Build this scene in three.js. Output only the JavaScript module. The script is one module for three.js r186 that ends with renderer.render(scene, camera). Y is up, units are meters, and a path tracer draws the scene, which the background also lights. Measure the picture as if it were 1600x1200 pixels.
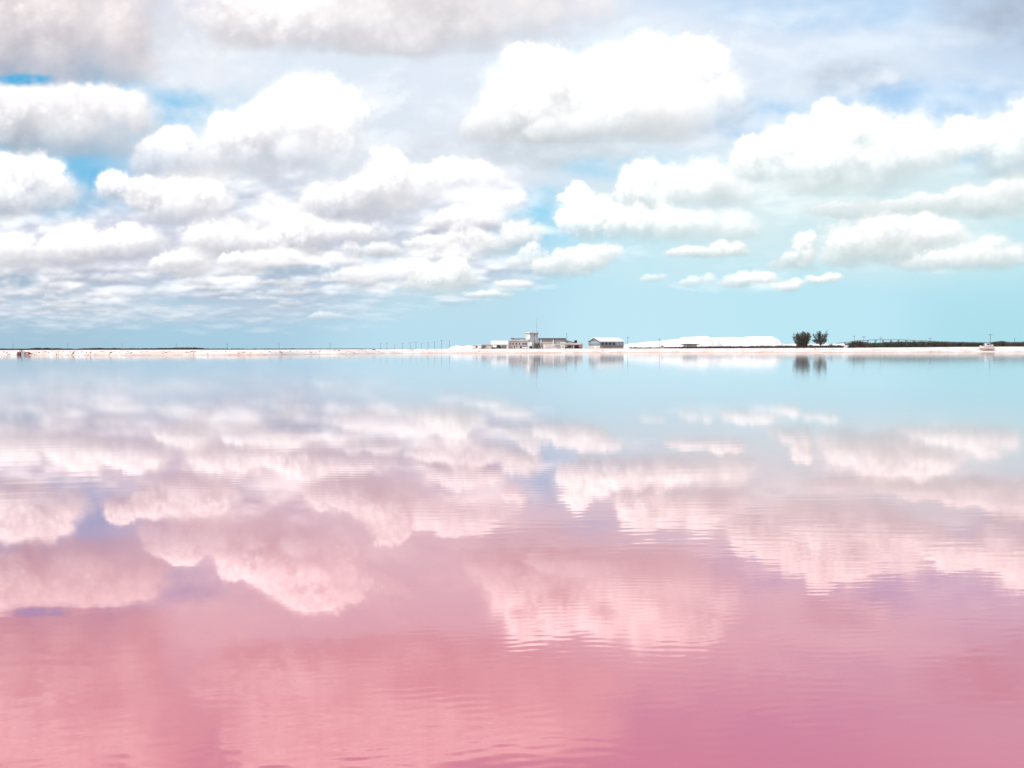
import * as THREE from 'three';
import { mergeGeometries } from 'three/addons/utils/BufferGeometryUtils.js';

// ---------------------------------------------------------------- camera
const scene = new THREE.Scene();
const FPX = 1256;                                                // focal length in photograph pixels (1600 x 1200)
const camera = new THREE.PerspectiveCamera(2 * Math.atan(600 / FPX) * 180 / Math.PI, 4 / 3, 0.1, 20000);
const EYE = 3;                                                   // metres above the water
camera.position.set(0, EYE, 0);
camera.rotation.order = 'YXZ';
camera.rotation.set(-Math.atan(55 / FPX), 0, -0.0019);
camera.updateMatrixWorld(true);

// ---------------------------------------------------------------- sun, exposure
const SUN_AZ = -125 * Math.PI / 180, SUN_EL = 49 * Math.PI / 180;   // to the left of the view, high
const sunDir = new THREE.Vector3(Math.sin(SUN_AZ) * Math.cos(SUN_EL), Math.sin(SUN_EL), -Math.cos(SUN_AZ) * Math.cos(SUN_EL));
const sun = new THREE.DirectionalLight(new THREE.Color(1, 0.955, 0.9), 3.6);
sun.name = 'sun';
sun.position.copy(sunDir).multiplyScalar(1500).add(new THREE.Vector3(0, 0, -550));
sun.target.position.set(0, 0, -550);
sun.castShadow = true;
Object.assign(sun.shadow.camera, { left: -900, right: 900, top: 700, bottom: -700, near: 100, far: 4000 });
sun.shadow.mapSize.set(4096, 4096);
scene.add(sun, sun.target);

const renderer = new THREE.WebGLRenderer({ antialias: true });
renderer.toneMapping = THREE.LinearToneMapping;
renderer.toneMappingExposure = 1.0;
renderer.shadowMap.enabled = true;

// ---------------------------------------------------------------- seeded random numbers and small helpers
function rng(seed) {
  let s = seed >>> 0;
  return () => { s = (s + 0x6d2b79f5) | 0; let t = Math.imul(s ^ (s >>> 15), 1 | s); t = (t + Math.imul(t ^ (t >>> 7), 61 | t)) ^ t; return ((t ^ (t >>> 14)) >>> 0) / 4294967296; };
}
const { clamp, lerp, smoothstep } = THREE.MathUtils;
const lin = (hex) => { const c = new THREE.Color(hex); return [c.r, c.g, c.b]; };
const camX = new THREE.Vector3(), camY = new THREE.Vector3(), camZ = new THREE.Vector3();
camera.matrixWorld.extractBasis(camX, camY, camZ);
const ray = (px, py) => camX.clone().multiplyScalar((px - 800) / FPX).addScaledVector(camY, (600 - py) / FPX).sub(camZ);
const at = (px, py, D) => { const r = ray(px, py); return r.multiplyScalar(D / -r.z).add(camera.position); };  // the point at depth D

// ---------------------------------------------------------------- sky: air and clouds in a float texture
const SW = 4096, SH = 2048;
const sky = new Float32Array(SW * SH * 4);
const texDir = (col, row, o) => {
  const up = ((row + 0.5) / SH - 0.5) * Math.PI, a = ((col + 0.5) / SW - 0.5) * 2 * Math.PI, c = Math.cos(up);
  o[0] = Math.cos(a) * c; o[1] = Math.sin(up); o[2] = Math.sin(a) * c;
  return o;
};
{ // clear air: colours of the blue known in some directions, spread smoothly between them
  const pts = [];
  const P = (px, py, hex) => { const d = ray(px, py).normalize(); pts.push([d.x, d.y, d.z, ...lin(hex)]); };
  P(20, 525, '#a6c6d9'); P(300, 525, '#a9cee2'); P(700, 520, '#bbdff0'); P(1000, 510, '#c3e8f6'); P(1300, 500, '#bfe8f5'); P(1580, 510, '#aedfec');
  P(1580, 440, '#b7e5f1'); P(60, 430, '#b3cbe0'); P(400, 430, '#b2cfe4'); P(700, 480, '#bfe0ee'); P(1000, 420, '#c3e9f6'); P(1250, 440, '#bee8f5');
  P(740, 325, '#a6daf3'); P(860, 335, '#acdff6'); P(400, 330, '#a6daf2'); P(145, 275, '#62b9e6'); P(30, 240, '#93cdec');
  P(280, 150, '#74c0ee'); P(50, 122, '#3aa8de'); P(600, 160, '#d9e8f6'); P(330, 90, '#d5e6f8'); P(690, 220, '#d9e6f5');
  P(1165, 195, '#b5dcf7'); P(1200, 110, '#dce9f9'); P(1300, 25, '#c4dff7'); P(1450, 235, '#b8ddf7'); P(1560, 110, '#bfd7f2');
  P(1080, 30, '#dbe6f8'); P(950, 260, '#c0e1f4'); P(300, -160, '#9fc8f0'); P(800, -160, '#a3cbf0'); P(1250, -160, '#9dc8f2');
  for (let az = -180; az < 180; az += 40) {
    for (const [el, hex] of [[1.5, '#b6d8e9'], [16, '#c0dcf2'], [34, '#b2d2f1'], [60, '#98c2ec']]) {
      if (Math.abs(az) < 50 && el < 30) continue;
      const e = el * Math.PI / 180, a = az * Math.PI / 180;
      pts.push([Math.sin(a) * Math.cos(e), Math.sin(e), -Math.cos(a) * Math.cos(e), ...lin(hex)]);
    }
  }
  pts.push([0, 1, 0, ...lin('#8ab7e8')]);
  const d = [0, 0, 0], R = 4;                                    // worked out on every fourth texel, then spread
  const gw = SW / R, gh = SH / R / 2 + 2, g = new Float32Array(gw * gh * 3);
  for (let j = 0; j < gh; j++) for (let i = 0; i < gw; i++) {
    texDir(i * R + 1.5, SH / 2 + j * R + 1.5 - R, d);
    let r = 0, gg = 0, b = 0, w = 0;
    for (const p of pts) {
      const q = (d[0] - p[0]) ** 2 + 2.5 * (d[1] - p[1]) ** 2 + (d[2] - p[2]) ** 2 + 0.006, k = 1 / (q * q * Math.sqrt(q));
      r += k * p[3]; gg += k * p[4]; b += k * p[5]; w += k;
    }
    g.set([r / w, gg / w, b / w], (j * gw + i) * 3);
  }
  for (let row = 0; row < SH; row++) for (let col = 0; col < SW; col++) {
    const v = clamp((row - SH / 2 + R - 1.5) / R, 0, gh - 1.001), u = (col - 1.5) / R, o = (row * SW + col) * 4;
    const j = Math.floor(v), i0 = Math.floor(u), fv = v - j, fu = u - i0, i = (i0 + gw) % gw, i1 = (i0 + 1) % gw;
    for (let c = 0; c < 3; c++) sky[o + c] = lerp(lerp(g[(j * gw + i) * 3 + c], g[(j * gw + i1) * 3 + c], fu), lerp(g[((j + 1) * gw + i) * 3 + c], g[((j + 1) * gw + i1) * 3 + c], fu), fv);
    sky[o + 3] = 1;
  }
}
// a tileable block of billowing noise (inverted cell noise, three octaves)
const NB = 64, NM = NB - 1, billow = new Float32Array(NB ** 3);
{
  const r = rng(77);
  for (const [cells, amp] of [[5, 0.58], [10, 0.28], [21, 0.14]]) {
    const f = new Float32Array(cells ** 3 * 3).map(() => r());
    for (let z = 0, n = 0; z < NB; z++) for (let y = 0; y < NB; y++) for (let x = 0; x < NB; x++, n++) {
      const X = x / NB * cells, Y = y / NB * cells, Z = z / NB * cells, ix = Math.floor(X), iy = Math.floor(Y), iz = Math.floor(Z);
      let best = 9;
      for (let c = iz - 1; c <= iz + 1; c++) for (let b = iy - 1; b <= iy + 1; b++) for (let a = ix - 1; a <= ix + 1; a++) {
        const k = ((((c + cells) % cells) * cells + (b + cells) % cells) * cells + (a + cells) % cells) * 3;
        const dx = a + f[k] - X, dy = b + f[k + 1] - Y, dz = c + f[k + 2] - Z, q = dx * dx + dy * dy + dz * dz;
        if (q < best) best = q;
      }
      billow[n] += amp * (1 - Math.min(1, Math.sqrt(best)));
    }
  }
}
function bn(x, y, z) {                                           // trilinear lookup
  const fx = Math.floor(x), fy = Math.floor(y), fz = Math.floor(z), u = x - fx, v = y - fy, w = z - fz;
  const x0 = fx & NM, x1 = (fx + 1) & NM, y0 = (fy & NM) * NB, y1 = ((fy + 1) & NM) * NB, z0 = (fz & NM) * NB * NB, z1 = ((fz + 1) & NM) * NB * NB;
  const a = billow[z0 + y0 + x0], b = billow[z0 + y1 + x0], c = billow[z1 + y0 + x0], d = billow[z1 + y1 + x0];
  const p = a + (billow[z0 + y0 + x1] - a) * u, q = b + (billow[z0 + y1 + x1] - b) * u, s = c + (billow[z1 + y0 + x1] - c) * u, t = d + (billow[z1 + y1 + x1] - d) * u;
  const m = p + (q - p) * v, n = s + (t - s) * v;
  return m + (n - m) * w;
}
// a chart: flat map of the sky round one direction, in pixels of the photograph
const frameChart = { R: camX, U: camY, F: camZ.clone().negate(), ox: 800, oy: 600 };
function chartAt(az, el) {
  const F = new THREE.Vector3(Math.sin(az) * Math.cos(el), Math.sin(el), -Math.cos(az) * Math.cos(el)), R = new THREE.Vector3(Math.cos(az), 0, Math.sin(az));
  return { R, U: R.clone().cross(F), F, ox: 0, oy: 0 };
}
function texels(ch, x0, x1, y0, y1, visit) {                      // every texel of the sky inside a box of the chart
  let r0 = SH, r1 = 0, lo = 9, hi = -9;
  const v = new THREE.Vector3(), mid = Math.atan2(ch.F.x, -ch.F.z);
  for (let i = 0; i <= 8; i++) for (let j = 0; j <= 8; j++) {
    v.copy(ch.F).addScaledVector(ch.R, (lerp(x0, x1, i / 8) - ch.ox) / FPX).addScaledVector(ch.U, (ch.oy - lerp(y0, y1, j / 8)) / FPX).normalize();
    const row = (Math.asin(v.y) / Math.PI + 0.5) * SH;
    let a = Math.atan2(v.x, -v.z) - mid;
    if (a > Math.PI) a -= 2 * Math.PI; else if (a < -Math.PI) a += 2 * Math.PI;
    r0 = Math.min(r0, row); r1 = Math.max(r1, row); lo = Math.min(lo, a); hi = Math.max(hi, a);
  }
  const col = (a) => ((a + mid - Math.PI / 2) / (2 * Math.PI) + 0.5) * SW, d = [0, 0, 0];
  for (let row = Math.max(SH / 2, Math.floor(r0) - 2); row <= Math.min(SH - 1, r1 + 2); row++) for (let c = Math.floor(col(lo)) - 2; c <= col(hi) + 2; c++) {
    const cc = ((c % SW) + SW) % SW;
    texDir(cc, row, d);
    const w = d[0] * ch.F.x + d[1] * ch.F.y + d[2] * ch.F.z;
    if (w < 0.2) continue;
    const x = ch.ox + FPX * (d[0] * ch.R.x + d[1] * ch.R.y + d[2] * ch.R.z) / w, y = ch.oy - FPX * (d[0] * ch.U.x + d[1] * ch.U.y + d[2] * ch.U.z) / w;
    if (x >= x0 && x <= x1 && y >= y0 && y <= y1) visit((row * SW + cc) * 4, x, y);
  }
}
// high thin cloud: a soft-edged veil of streaky noise
function veil(x, y, rx, ry, hex, alpha, size = 90, ch = frameChart) {
  const c = lin(hex), k = NB / 5 / size;
  texels(ch, x - rx, x + rx, y - ry, y + ry, (o, px, py) => {
    const q = Math.hypot((px - x) / rx, (py - y) / ry), n = 0.6 * bn(px * k * 0.6 + 9, py * k, x * 0.37) + 0.4 * bn(px * k * 2 + 3, py * k * 3.1, y * 0.37);
    const a = alpha * smoothstep(1 - q, 0, 0.6) * clamp(0.75 + 2.2 * (n - 0.5), 0, 1);
    for (let i = 0; i < 3; i++) sky[o + i] = lerp(sky[o + i], c[i], a);
  });
}
// a cumulus: puffs [x, y, rx, ry?] joined, roughened with billows, flat at its base; marched through and lit by the sun
const SL = [-0.4, -0.8, 0.45];                                   // towards the sun: x to the right, y down, z to the viewer
function cloud(puffs, base, o = {}) {
  const { lit = [1.45, 1.42, 1.4], shade = '#c6c0cc', top = '#dde2ee', rough = 1.25, sharp = 1.35, dense = 0.85, alpha = 1, steps = 22, ch = frameChart, seed = 1, flat = 0.9, tall = 0, fine = 1, z = 0.75, haze = 0.13, under = 0.55, melt = 0.6, edge = 2.4 } = o;
  const r = rng(seed * 7919 + Math.round(puffs[0][0] * 3 + puffs[0][1] * 5)), B = [];
  let x0 = 1e9, x1 = -1e9, y0 = 1e9, y1 = -1e9, mean = 0;
  for (const [x, y, rx, ry = rx] of puffs) {
    const rz = (rx + ry) / 2 * z;
    B.push(x, y, (r() - 0.5) * rz * 0.9, 1 / rx, 1 / ry, 1 / rz);
    x0 = Math.min(x0, x - rx * 1.5); x1 = Math.max(x1, x + rx * 1.5); y0 = Math.min(y0, y - ry * 1.5); y1 = Math.max(y1, y + ry * 1.3); mean += (rx + ry) / 2;
  }
  mean /= puffs.length;
  const cx = (x0 + x1) / 2, cy = (y0 + base) / 2, wide = (x1 - x0) / 2.6;
  y1 = Math.min(y1, base + mean * 1.6);
  const lo = lin(shade), hi = lin(top), zm = mean * 1.35, dz = 2 * zm / steps, height = tall || (base - y0), off = r() * 64;
  const k1 = NB / 5 / (mean * 1.5) * fine, k2 = k1 * 2.3, k3 = k1 * 5.3, k4 = k1 * 11.7, sigma = 5.5 * dense / mean, n = B.length, fl = 1 / (mean * flat), kw = k1 * 0.45;
  const density = (x, y, zz, detail) => {
    const wx = (bn(x * kw + off, y * kw + 7, zz * kw) - 0.5) * mean * 0.9, wy = (bn(x * kw + 31, y * kw + off, zz * kw) - 0.5) * mean * 0.7;
    const X = x + wx, Y = y + wy;
    let f = -9;
    for (let i = 0; i < n; i += 6) {
      const a = (X - B[i]) * B[i + 3], b = (Y - B[i + 1]) * B[i + 4];
      if (a * a + b * b > 3.2) continue;
      const c = (zz - B[i + 2]) * B[i + 5], q = 1 - Math.sqrt(a * a + b * b + c * c), h = Math.max(0, 0.3 - Math.abs(f - q)) / 0.3;
      f = Math.max(f, q) + h * h * 0.075;
    }
    if (f < -0.85) return 0;
    if (y > base) f -= (y - base) * fl * (0.6 + 0.8 * bn(x * k1, off, zz * k1));
    let w = 0.75 * (bn(x * k1 + off, y * k1, zz * k1) - 0.47);
    w += 0.5 * (bn(x * k2, y * k2 + off, zz * k2) - 0.47);
    if (detail) w += 0.5 * (bn(x * k3, y * k3, zz * k3 + off) - 0.47) + 0.36 * (bn(x * k4 + off, y * k4, zz * k4) - 0.47);
    const e = (f + 0.1 + w * rough) * sharp * (0.4 + 1.1 * clamp((bn(x * kw * 1.7, y * kw * 1.7, off + 11) - 0.38) * 3, 0, 1)) * lerp(0.5, edge, clamp(0.55 - 0.55 * (x - cx) / wide + 0.9 * (cy - y) / wide, 0, 1)), d = clamp(e, 0, 1);
    return d * d * (3 - 2 * d) + haze * smoothstep(f + w * 1.3, -0.5, 0.25);
  };
  const ls = mean * 0.17, fade = height * 0.55;
  texels(ch, x0, x1, y0, y1, (at4, x, y) => {
    let T = 1, R = 0, G = 0, Bl = 0;
    const jit = ((Math.imul(at4, 2654435761) >>> 8) & 255) / 255;
    for (let s = 0; s < steps && T > 0.02; s++) {
      const zz = zm - (s + jit) * dz, d = density(x, y, zz, true);
      if (d < 0.01) continue;
      let tau = 0;
      for (let m = 0, t = ls * 0.5, st = ls; m < 4; m++, st *= 1.75, t += st) tau += density(x + SL[0] * t, y + SL[1] * t, zz + SL[2] * t, false) * st;
      tau *= sigma;
      const h = clamp((base - y) / height, 0, 1), L0 = (0.6 * Math.exp(-tau * 0.7) + 0.4 * Math.exp(-tau * 0.14)) * lerp(under, 1, smoothstep(h, -0.1, 0.6)), a = 1 - Math.exp(-d * sigma * dz);
      const L = L0 + L0 * 0.2 * smoothstep(L0, 0.55, 0.95);
      const w = T * a, am = 0.6 + 0.4 * h, pw = 0.62 + 0.38 * clamp(d * 1.6, 0, 1), sh = 1 - Math.min(1, L0);
      R += w * (lit[0] * pw * L + sh * lerp(lo[0], hi[0], h) * am * 1.0); G += w * (lit[1] * pw * L + sh * lerp(lo[1], hi[1], h) * am); Bl += w * (lit[2] * pw * L + sh * lerp(lo[2], hi[2], h) * am);
      T *= 1 - a;
    }
    if (T > 0.998) return;
    const k = alpha * lerp(1 - melt, 1, smoothstep(base - y, -mean * 0.5, fade)), A = (1 - T) * k;
    sky[at4] = sky[at4] * (1 - A) + R * k; sky[at4 + 1] = sky[at4 + 1] * (1 - A) + G * k; sky[at4 + 2] = sky[at4 + 2] * (1 - A) + Bl * k;
  });
}

// a field of broken low cloud in perspective: cover is given by soft ellipses [x, y, rx, ry, amount]; tops catch the sun, bases are grey
function field(cover, { lit = [1.12, 1.11, 1.1], shade = '#b3b6c9', alpha = 1, seed = 1, sx = 50, sy = 26, soft = 0.22, box = [-1500, 940, 230, 530] } = {}) {
  const lo = lin(shade), off = seed * 17.3;
  const noise = (px, py) => {
    const u = px / sx * 9 + off, v = py / sy * 9;
    const wu = (bn(u * 0.7 + 5, v * 0.7, off) - 0.5) * 5, wv = (bn(u * 0.7 + 25, v * 0.7, off) - 0.5) * 3;
    return 0.52 * bn(u + wu, v + wv, off) + 0.28 * bn((u + wu) * 2.2, (v + wv) * 2.3, off + 9) + 0.13 * bn((u + wu) * 4.7, (v + wv) * 5, off + 20) + 0.07 * bn((u + wu) * 9.7, (v + wv) * 11, off + 33);
  };
  texels(frameChart, box[0], box[1], box[2], box[3], (o, px, py) => {
    let c = 0;
    for (const [x, y, rx, ry, k] of cover) c = Math.max(c, k * smoothstep(1 - Math.hypot((px - x) / rx, (py - y) / ry), 0, 0.8));
    if (c < 0.02) return;
    const n = noise(px, py), step = sy * 0.22, up = noise(px - step * 0.3, py - step), up2 = noise(px - step * 0.8, py - step * 2.6);
    const thr = lerp(0.62, 0.33, c), a = alpha * smoothstep(n, thr - soft * 0.5, thr + soft);
    const light = clamp(0.55 + 3.4 * (n - up) + 3.0 * (n - up2) + 0.5 * (n - 0.55), 0, 1);
    for (let i = 0; i < 3; i++) sky[o + i] = lerp(sky[o + i], lerp(lo[i], lit[i] * 1.12, light ** 1.1), a);
  });
}
// --- the clouds all round and overhead, beyond the photograph's frame
{
  const r = rng(11), list = [];
  for (let i = 0; i < 300; i++) {
    const az = (r() * 2 - 1) * Math.PI, el = Math.asin(0.06 + 0.84 * r() ** 1.4), size = r();
    const side = Math.abs(az), s = 0.022 + 0.085 * Math.sin(el);
    if (el > 1.2 || (side < 0.6 + 2.2 * s && el < 0.52 + 1.3 * s)) continue;                   // the frame has its own
    if (r() > (el < 0.2 ? 0.8 : 0.65)) continue;
    list.push([az, el, size, r()]);
  }
  list.sort((a, b) => a[1] - b[1]);
  list.forEach(([az, el, size, k], i) => {
    const s = FPX * (0.022 + 0.085 * Math.sin(el)) * (0.7 + 0.7 * size), puffs = [], n = 5 + Math.floor(k * 5), q = rng(900 + i);
    const sq = 0.55 + 0.35 * Math.sin(el);
    for (let j = 0; j < n; j++) { const t = (q() * 2 - 1), m = s * (0.55 + 0.5 * q()) * (1 - 0.45 * Math.abs(t)); puffs.push([t * s * 1.9, -m * 0.5 * q() * sq, m, m * sq]); }
    cloud(puffs, s * 0.25, { ch: chartAt(az, el), steps: 9, seed: i, shade: '#c9c6d2', sharp: 3.5, rough: 1.2, alpha: 0.95 });
  });
}
// --- high veils in view
veil(600, 190, 560, 240, '#e7f0f8', 1, 160);
veil(700, 60, 620, 200, '#e3ecf8', 1, 190);
veil(1180, 120, 560, 200, '#e4eefa', 0.9, 170);
veil(330, 70, 150, 110, '#eef3fb', 1, 40);
veil(1250, 60, 300, 100, '#dfebfa', 0.8, 80);
veil(760, 270, 260, 110, '#e1e5ef', 0.95, 80);
veil(1280, 300, 420, 120, '#d8edf1', 0.9, 120);
veil(1050, 270, 260, 120, '#dcebf4', 0.8, 100);
veil(1480, 370, 340, 100, '#cdecf2', 0.85, 90);
veil(1060, 400, 260, 60, '#d2edf3', 0.7, 60);
veil(1340, 122, 110, 42, '#c3d1e2', 1, 40);
veil(1590, 20, 170, 90, '#b3c0d4', 1, 80);
veil(860, 240, 190, 36, '#cdd7de', 1, 50);
veil(400, 300, 360, 80, '#d7dbe8', 0.9, 70);
veil(620, 330, 260, 70, '#d6dbe8', 0.95, 60);
veil(330, 380, 420, 80, '#d3d5e3', 0.95, 60);
veil(120, 410, 320, 70, '#c6cadb', 0.9, 60);
veil(660, 410, 240, 60, '#d8e2ec', 0.9, 50);
veil(300, 470, 380, 50, '#bfcfe0', 0.8, 40);
veil(50, 126, 60, 18, '#45aee0', 0.9, 30);
veil(285, 150, 60, 22, '#7cc4ee', 0.8, 30);
veil(145, 277, 40, 22, '#70c0ea', 0.8, 25);
veil(395, 325, 45, 12, '#a8dcf2', 0.8, 20);
// --- gaps where the blue shows through
veil(1170, 188, 150, 50, '#a0d0f5', 0.95, 40);
veil(1440, 160, 210, 50, '#a6d0f5', 0.95, 60);
veil(1460, 240, 120, 26, '#b4dcf6', 0.9, 40);
veil(970, 262, 130, 28, '#b2dcf5', 0.9, 40);
veil(850, 335, 80, 60, '#a0dbf6', 0.95, 40);
veil(735, 325, 70, 18, '#a4daf3', 0.9, 30);
veil(1300, 20, 260, 46, '#b8d8f6', 0.9, 70);
veil(1100, -70, 520, 100, '#a2c9f2', 0.9, 120);
veil(290, 170, 80, 40, '#8fccf0', 0.9, 40);
field([[600, 170, 260, 110, 0.75], [290, 70, 120, 120, 0.9], [1130, 130, 160, 120, 0.75], [680, 240, 160, 60, 0.8], [320, 180, 90, 50, 0.6]], { seed: 9, sx: 70, sy: 52, soft: 0.4, shade: '#d9e2ef', lit: [0.92, 0.94, 0.97], alpha: 0.6, box: [150, 1320, -40, 320] });
field([[1250, 60, 380, 120, 0.6], [1000, 30, 300, 80, 0.6], [1500, 140, 180, 70, 0.6], [1180, 250, 160, 60, 0.6]], { seed: 10, sx: 130, sy: 60, soft: 0.45, shade: '#d6e4f5', lit: [0.84, 0.91, 0.98], alpha: 0.6, box: [700, 1700, -60, 330] });
// --- the far field of broken cloud, dense on the left and thinning to the right
field([[-700, 497, 900, 36, 0.6], [60, 497, 380, 36, 0.7], [330, 500, 340, 26, 0.6], [520, 492, 180, 22, 0.5]], { seed: 1, sx: 62, sy: 9, soft: 0.36, shade: '#aabfd3', lit: [0.74, 0.8, 0.86], alpha: 0.6 });
field([[-700, 470, 1000, 44, 0.75], [100, 472, 460, 42, 0.85], [430, 468, 380, 34, 0.75], [640, 468, 180, 24, 0.55]], { seed: 2, sx: 82, sy: 17, soft: 0.34, shade: '#a9b8cd', lit: [0.86, 0.88, 0.92], alpha: 0.75 });
field([[-700, 430, 1000, 60, 0.85], [120, 435, 480, 55, 0.95], [450, 430, 380, 48, 0.9], [700, 425, 240, 42, 0.75]], { seed: 3, sx: 105, sy: 32, soft: 0.3, shade: '#aeb7cb', lit: [1.0, 1.0, 1.02], alpha: 0.9 });
field([[-700, 375, 1000, 85, 0.85], [140, 385, 500, 75, 1], [450, 375, 420, 70, 1], [700, 375, 220, 64, 0.85]], { seed: 4, sx: 122, sy: 51, shade: '#b0b5ca', lit: [1.2, 1.19, 1.2] });
field([[-600, 300, 900, 90, 0.75], [60, 325, 330, 55, 0.9], [430, 310, 300, 75, 0.85], [690, 290, 210, 70, 0.85]], { seed: 5, sx: 176, sy: 90, shade: '#c2c4d5', lit: [1.15, 1.14, 1.15], alpha: 0.9 });
const lilac = { shade: '#c3c3d1', top: '#e0e1ea', lit: [1.36, 1.34, 1.33] }, teal = { shade: '#d3e7e9', top: '#e8f1f3', under: 0.45, lit: [1.2, 1.19, 1.18] }, soft = { sharp: 2.2, rough: 1.3 };
field([[1300, 300, 330, 70, 0.85], [1480, 320, 240, 60, 0.85], [1120, 320, 200, 60, 0.7], [1420, 385, 240, 46, 0.8], [2100, 340, 700, 110, 0.75], [1200, 400, 260, 40, 0.55], [1180, 440, 160, 22, 0.5]], { seed: 6, sx: 170, sy: 60, shade: '#cbe4ea', lit: [0.99, 1.02, 1.02], alpha: 0.8, box: [860, 3000, 200, 480] });
field([[850, 235, 200, 40, 0.8], [1120, 180, 160, 90, 0.7], [1340, 120, 130, 50, 0.9], [720, 260, 200, 60, 0.7]], { seed: 7, sx: 170, sy: 80, shade: '#c6d2e0', lit: [0.82, 0.86, 0.92], alpha: 0.8, box: [500, 1500, 60, 340] });
{ const r = rng(15), puffs = [];
  for (let i = 0; i < 120; i++) { const y = 398 + 100 * r() ** 0.9, px = -60 + 800 * r() ** 1.15; if (px < lerp(800, 420, smoothstep(y, 420, 495))) puffs.push([px, y, r(), r()]); }
  puffs.sort((a, b) => b[1] - a[1]);
  puffs.forEach(([px, y, k, m], i) => {
    const t = (500 - y) / 100, w = lerp(9, 22, t) * (0.7 + 0.7 * k), h = w * lerp(0.3, 0.5, t) * (0.8 + 0.5 * m), q = rng(500 + i), B = [];
    for (let j = 0; j < 4; j++) { const s = q() * 2 - 1; B.push([px + s * w * 1.2, y - h * (0.3 + 0.4 * q()), w * (0.5 + 0.4 * q()), h * (0.6 + 0.5 * q()) * (1 - 0.35 * Math.abs(s))]); }
    cloud(B, y, { seed: 700 + i, steps: 12, alpha: lerp(0.45, 0.8, t), lit: [lerp(0.9, 1.15, t), lerp(0.92, 1.14, t), lerp(0.96, 1.14, t)], shade: '#b9c2d3', top: '#d9dfea', melt: 0.6, haze: 0.06 });
  }); }
veil(1370, 340, 460, 120, '#dcf0f3', 0.75, 80);
const low = (puffs, base, o) => cloud(puffs.map(([x, y, rx, ry = rx]) => [x, y, rx * 1.3, ry * 1.25]), base + 2, { sharp: 1.1, rough: 1.7, melt: 0.7, haze: 0.16, ...o });
// low clouds on the left, the brighter ones
veil(480, 422, 110, 16, '#a9bfd4', 0.9, 30);
veil(20, 440, 60, 18, '#a3bbd0', 0.9, 30);
veil(620, 330, 190, 40, '#cfd6e4', 0.8, 50);
veil(300, 370, 320, 50, '#cdd0e0', 0.8, 60);
veil(180, 400, 260, 40, '#c3c8da', 0.75, 50);
cloud([[505, 493, 18, 6], [530, 494, 16, 5], [490, 495, 9, 4]], 498, { ...teal, haze: 0.04, sharp: 1.7, seed: 60, alpha: 0.5 });
low([[660, 444, 20, 10], [690, 438, 24, 14], [712, 424, 20, 14], [728, 440, 18, 10], [680, 450, 34, 8]], 455, { ...teal, seed: 61, sharp: 1.6 });
cloud([[748, 461, 22, 6], [775, 459, 20, 7], [790, 461, 16, 5]], 465, { ...teal, haze: 0.04, sharp: 1.7, seed: 62, alpha: 0.9 });
cloud([[790, 444, 22, 6], [815, 443, 24, 6]], 450, { ...teal, haze: 0.04, sharp: 1.7, seed: 63, alpha: 0.75 });
low([[600, 430, 34, 12], [560, 432, 30, 10], [630, 420, 25, 12]], 440, { ...lilac, seed: 64, alpha: 0.8 });
low([[265, 412, 24, 11], [295, 406, 26, 16], [310, 414, 22, 10], [280, 418, 34, 8]], 425, { ...lilac, seed: 65 });
low([[20, 404, 40, 20], [65, 402, 38, 22], [100, 385, 30, 26], [118, 368, 25, 22], [130, 385, 20, 20], [0, 410, 40, 16]], 418, { ...lilac, seed: 66 });
low([[180, 385, 40, 16], [215, 380, 32, 18], [160, 390, 30, 12]], 400, { ...lilac, seed: 67, alpha: 0.9 });
low([[340, 372, 30, 22], [365, 375, 30, 20], [320, 380, 24, 16], [390, 384, 24, 12]], 397, { ...lilac, seed: 68 });
low([[430, 376, 24, 16], [455, 366, 26, 20], [480, 358, 24, 16], [498, 360, 14, 14], [425, 385, 30, 10], [460, 382, 36, 12]], 396, { ...lilac, seed: 69, dense: 1.2 });
low([[400, 408, 36, 12], [440, 405, 34, 12], [370, 412, 26, 9]], 420, { ...lilac, seed: 70, alpha: 0.85 });
low([[550, 362, 28, 14], [580, 368, 24, 10], [530, 366, 18, 10]], 378, { ...lilac, seed: 71, alpha: 0.8 });
low([[690, 378, 28, 12], [720, 370, 26, 14], [745, 376, 24, 12], [670, 385, 24, 9]], 392, { ...lilac, seed: 72, alpha: 0.9 });
low([[720, 345, 36, 14], [690, 350, 26, 12], [755, 346, 24, 12]], 360, { ...lilac, seed: 73, alpha: 0.8 });
low([[800, 318, 14, 12], [812, 312, 10, 9]], 328, { ...lilac, seed: 74, alpha: 0.7 });
low([[815, 362, 20, 18], [806, 376, 18, 16], [832, 372, 12, 14], [780, 388, 26, 12]], 394, { ...teal, seed: 75, alpha: 0.95 });
low([[830, 400, 14, 12], [822, 412, 18, 12]], 424, { ...teal, seed: 76, alpha: 0.7 });
low([[950, 394, 16, 9], [930, 397, 22, 12], [905, 406, 30, 15], [872, 420, 26, 12], [895, 418, 32, 10]], 432, { ...teal, seed: 77, alpha: 0.95 });
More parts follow.
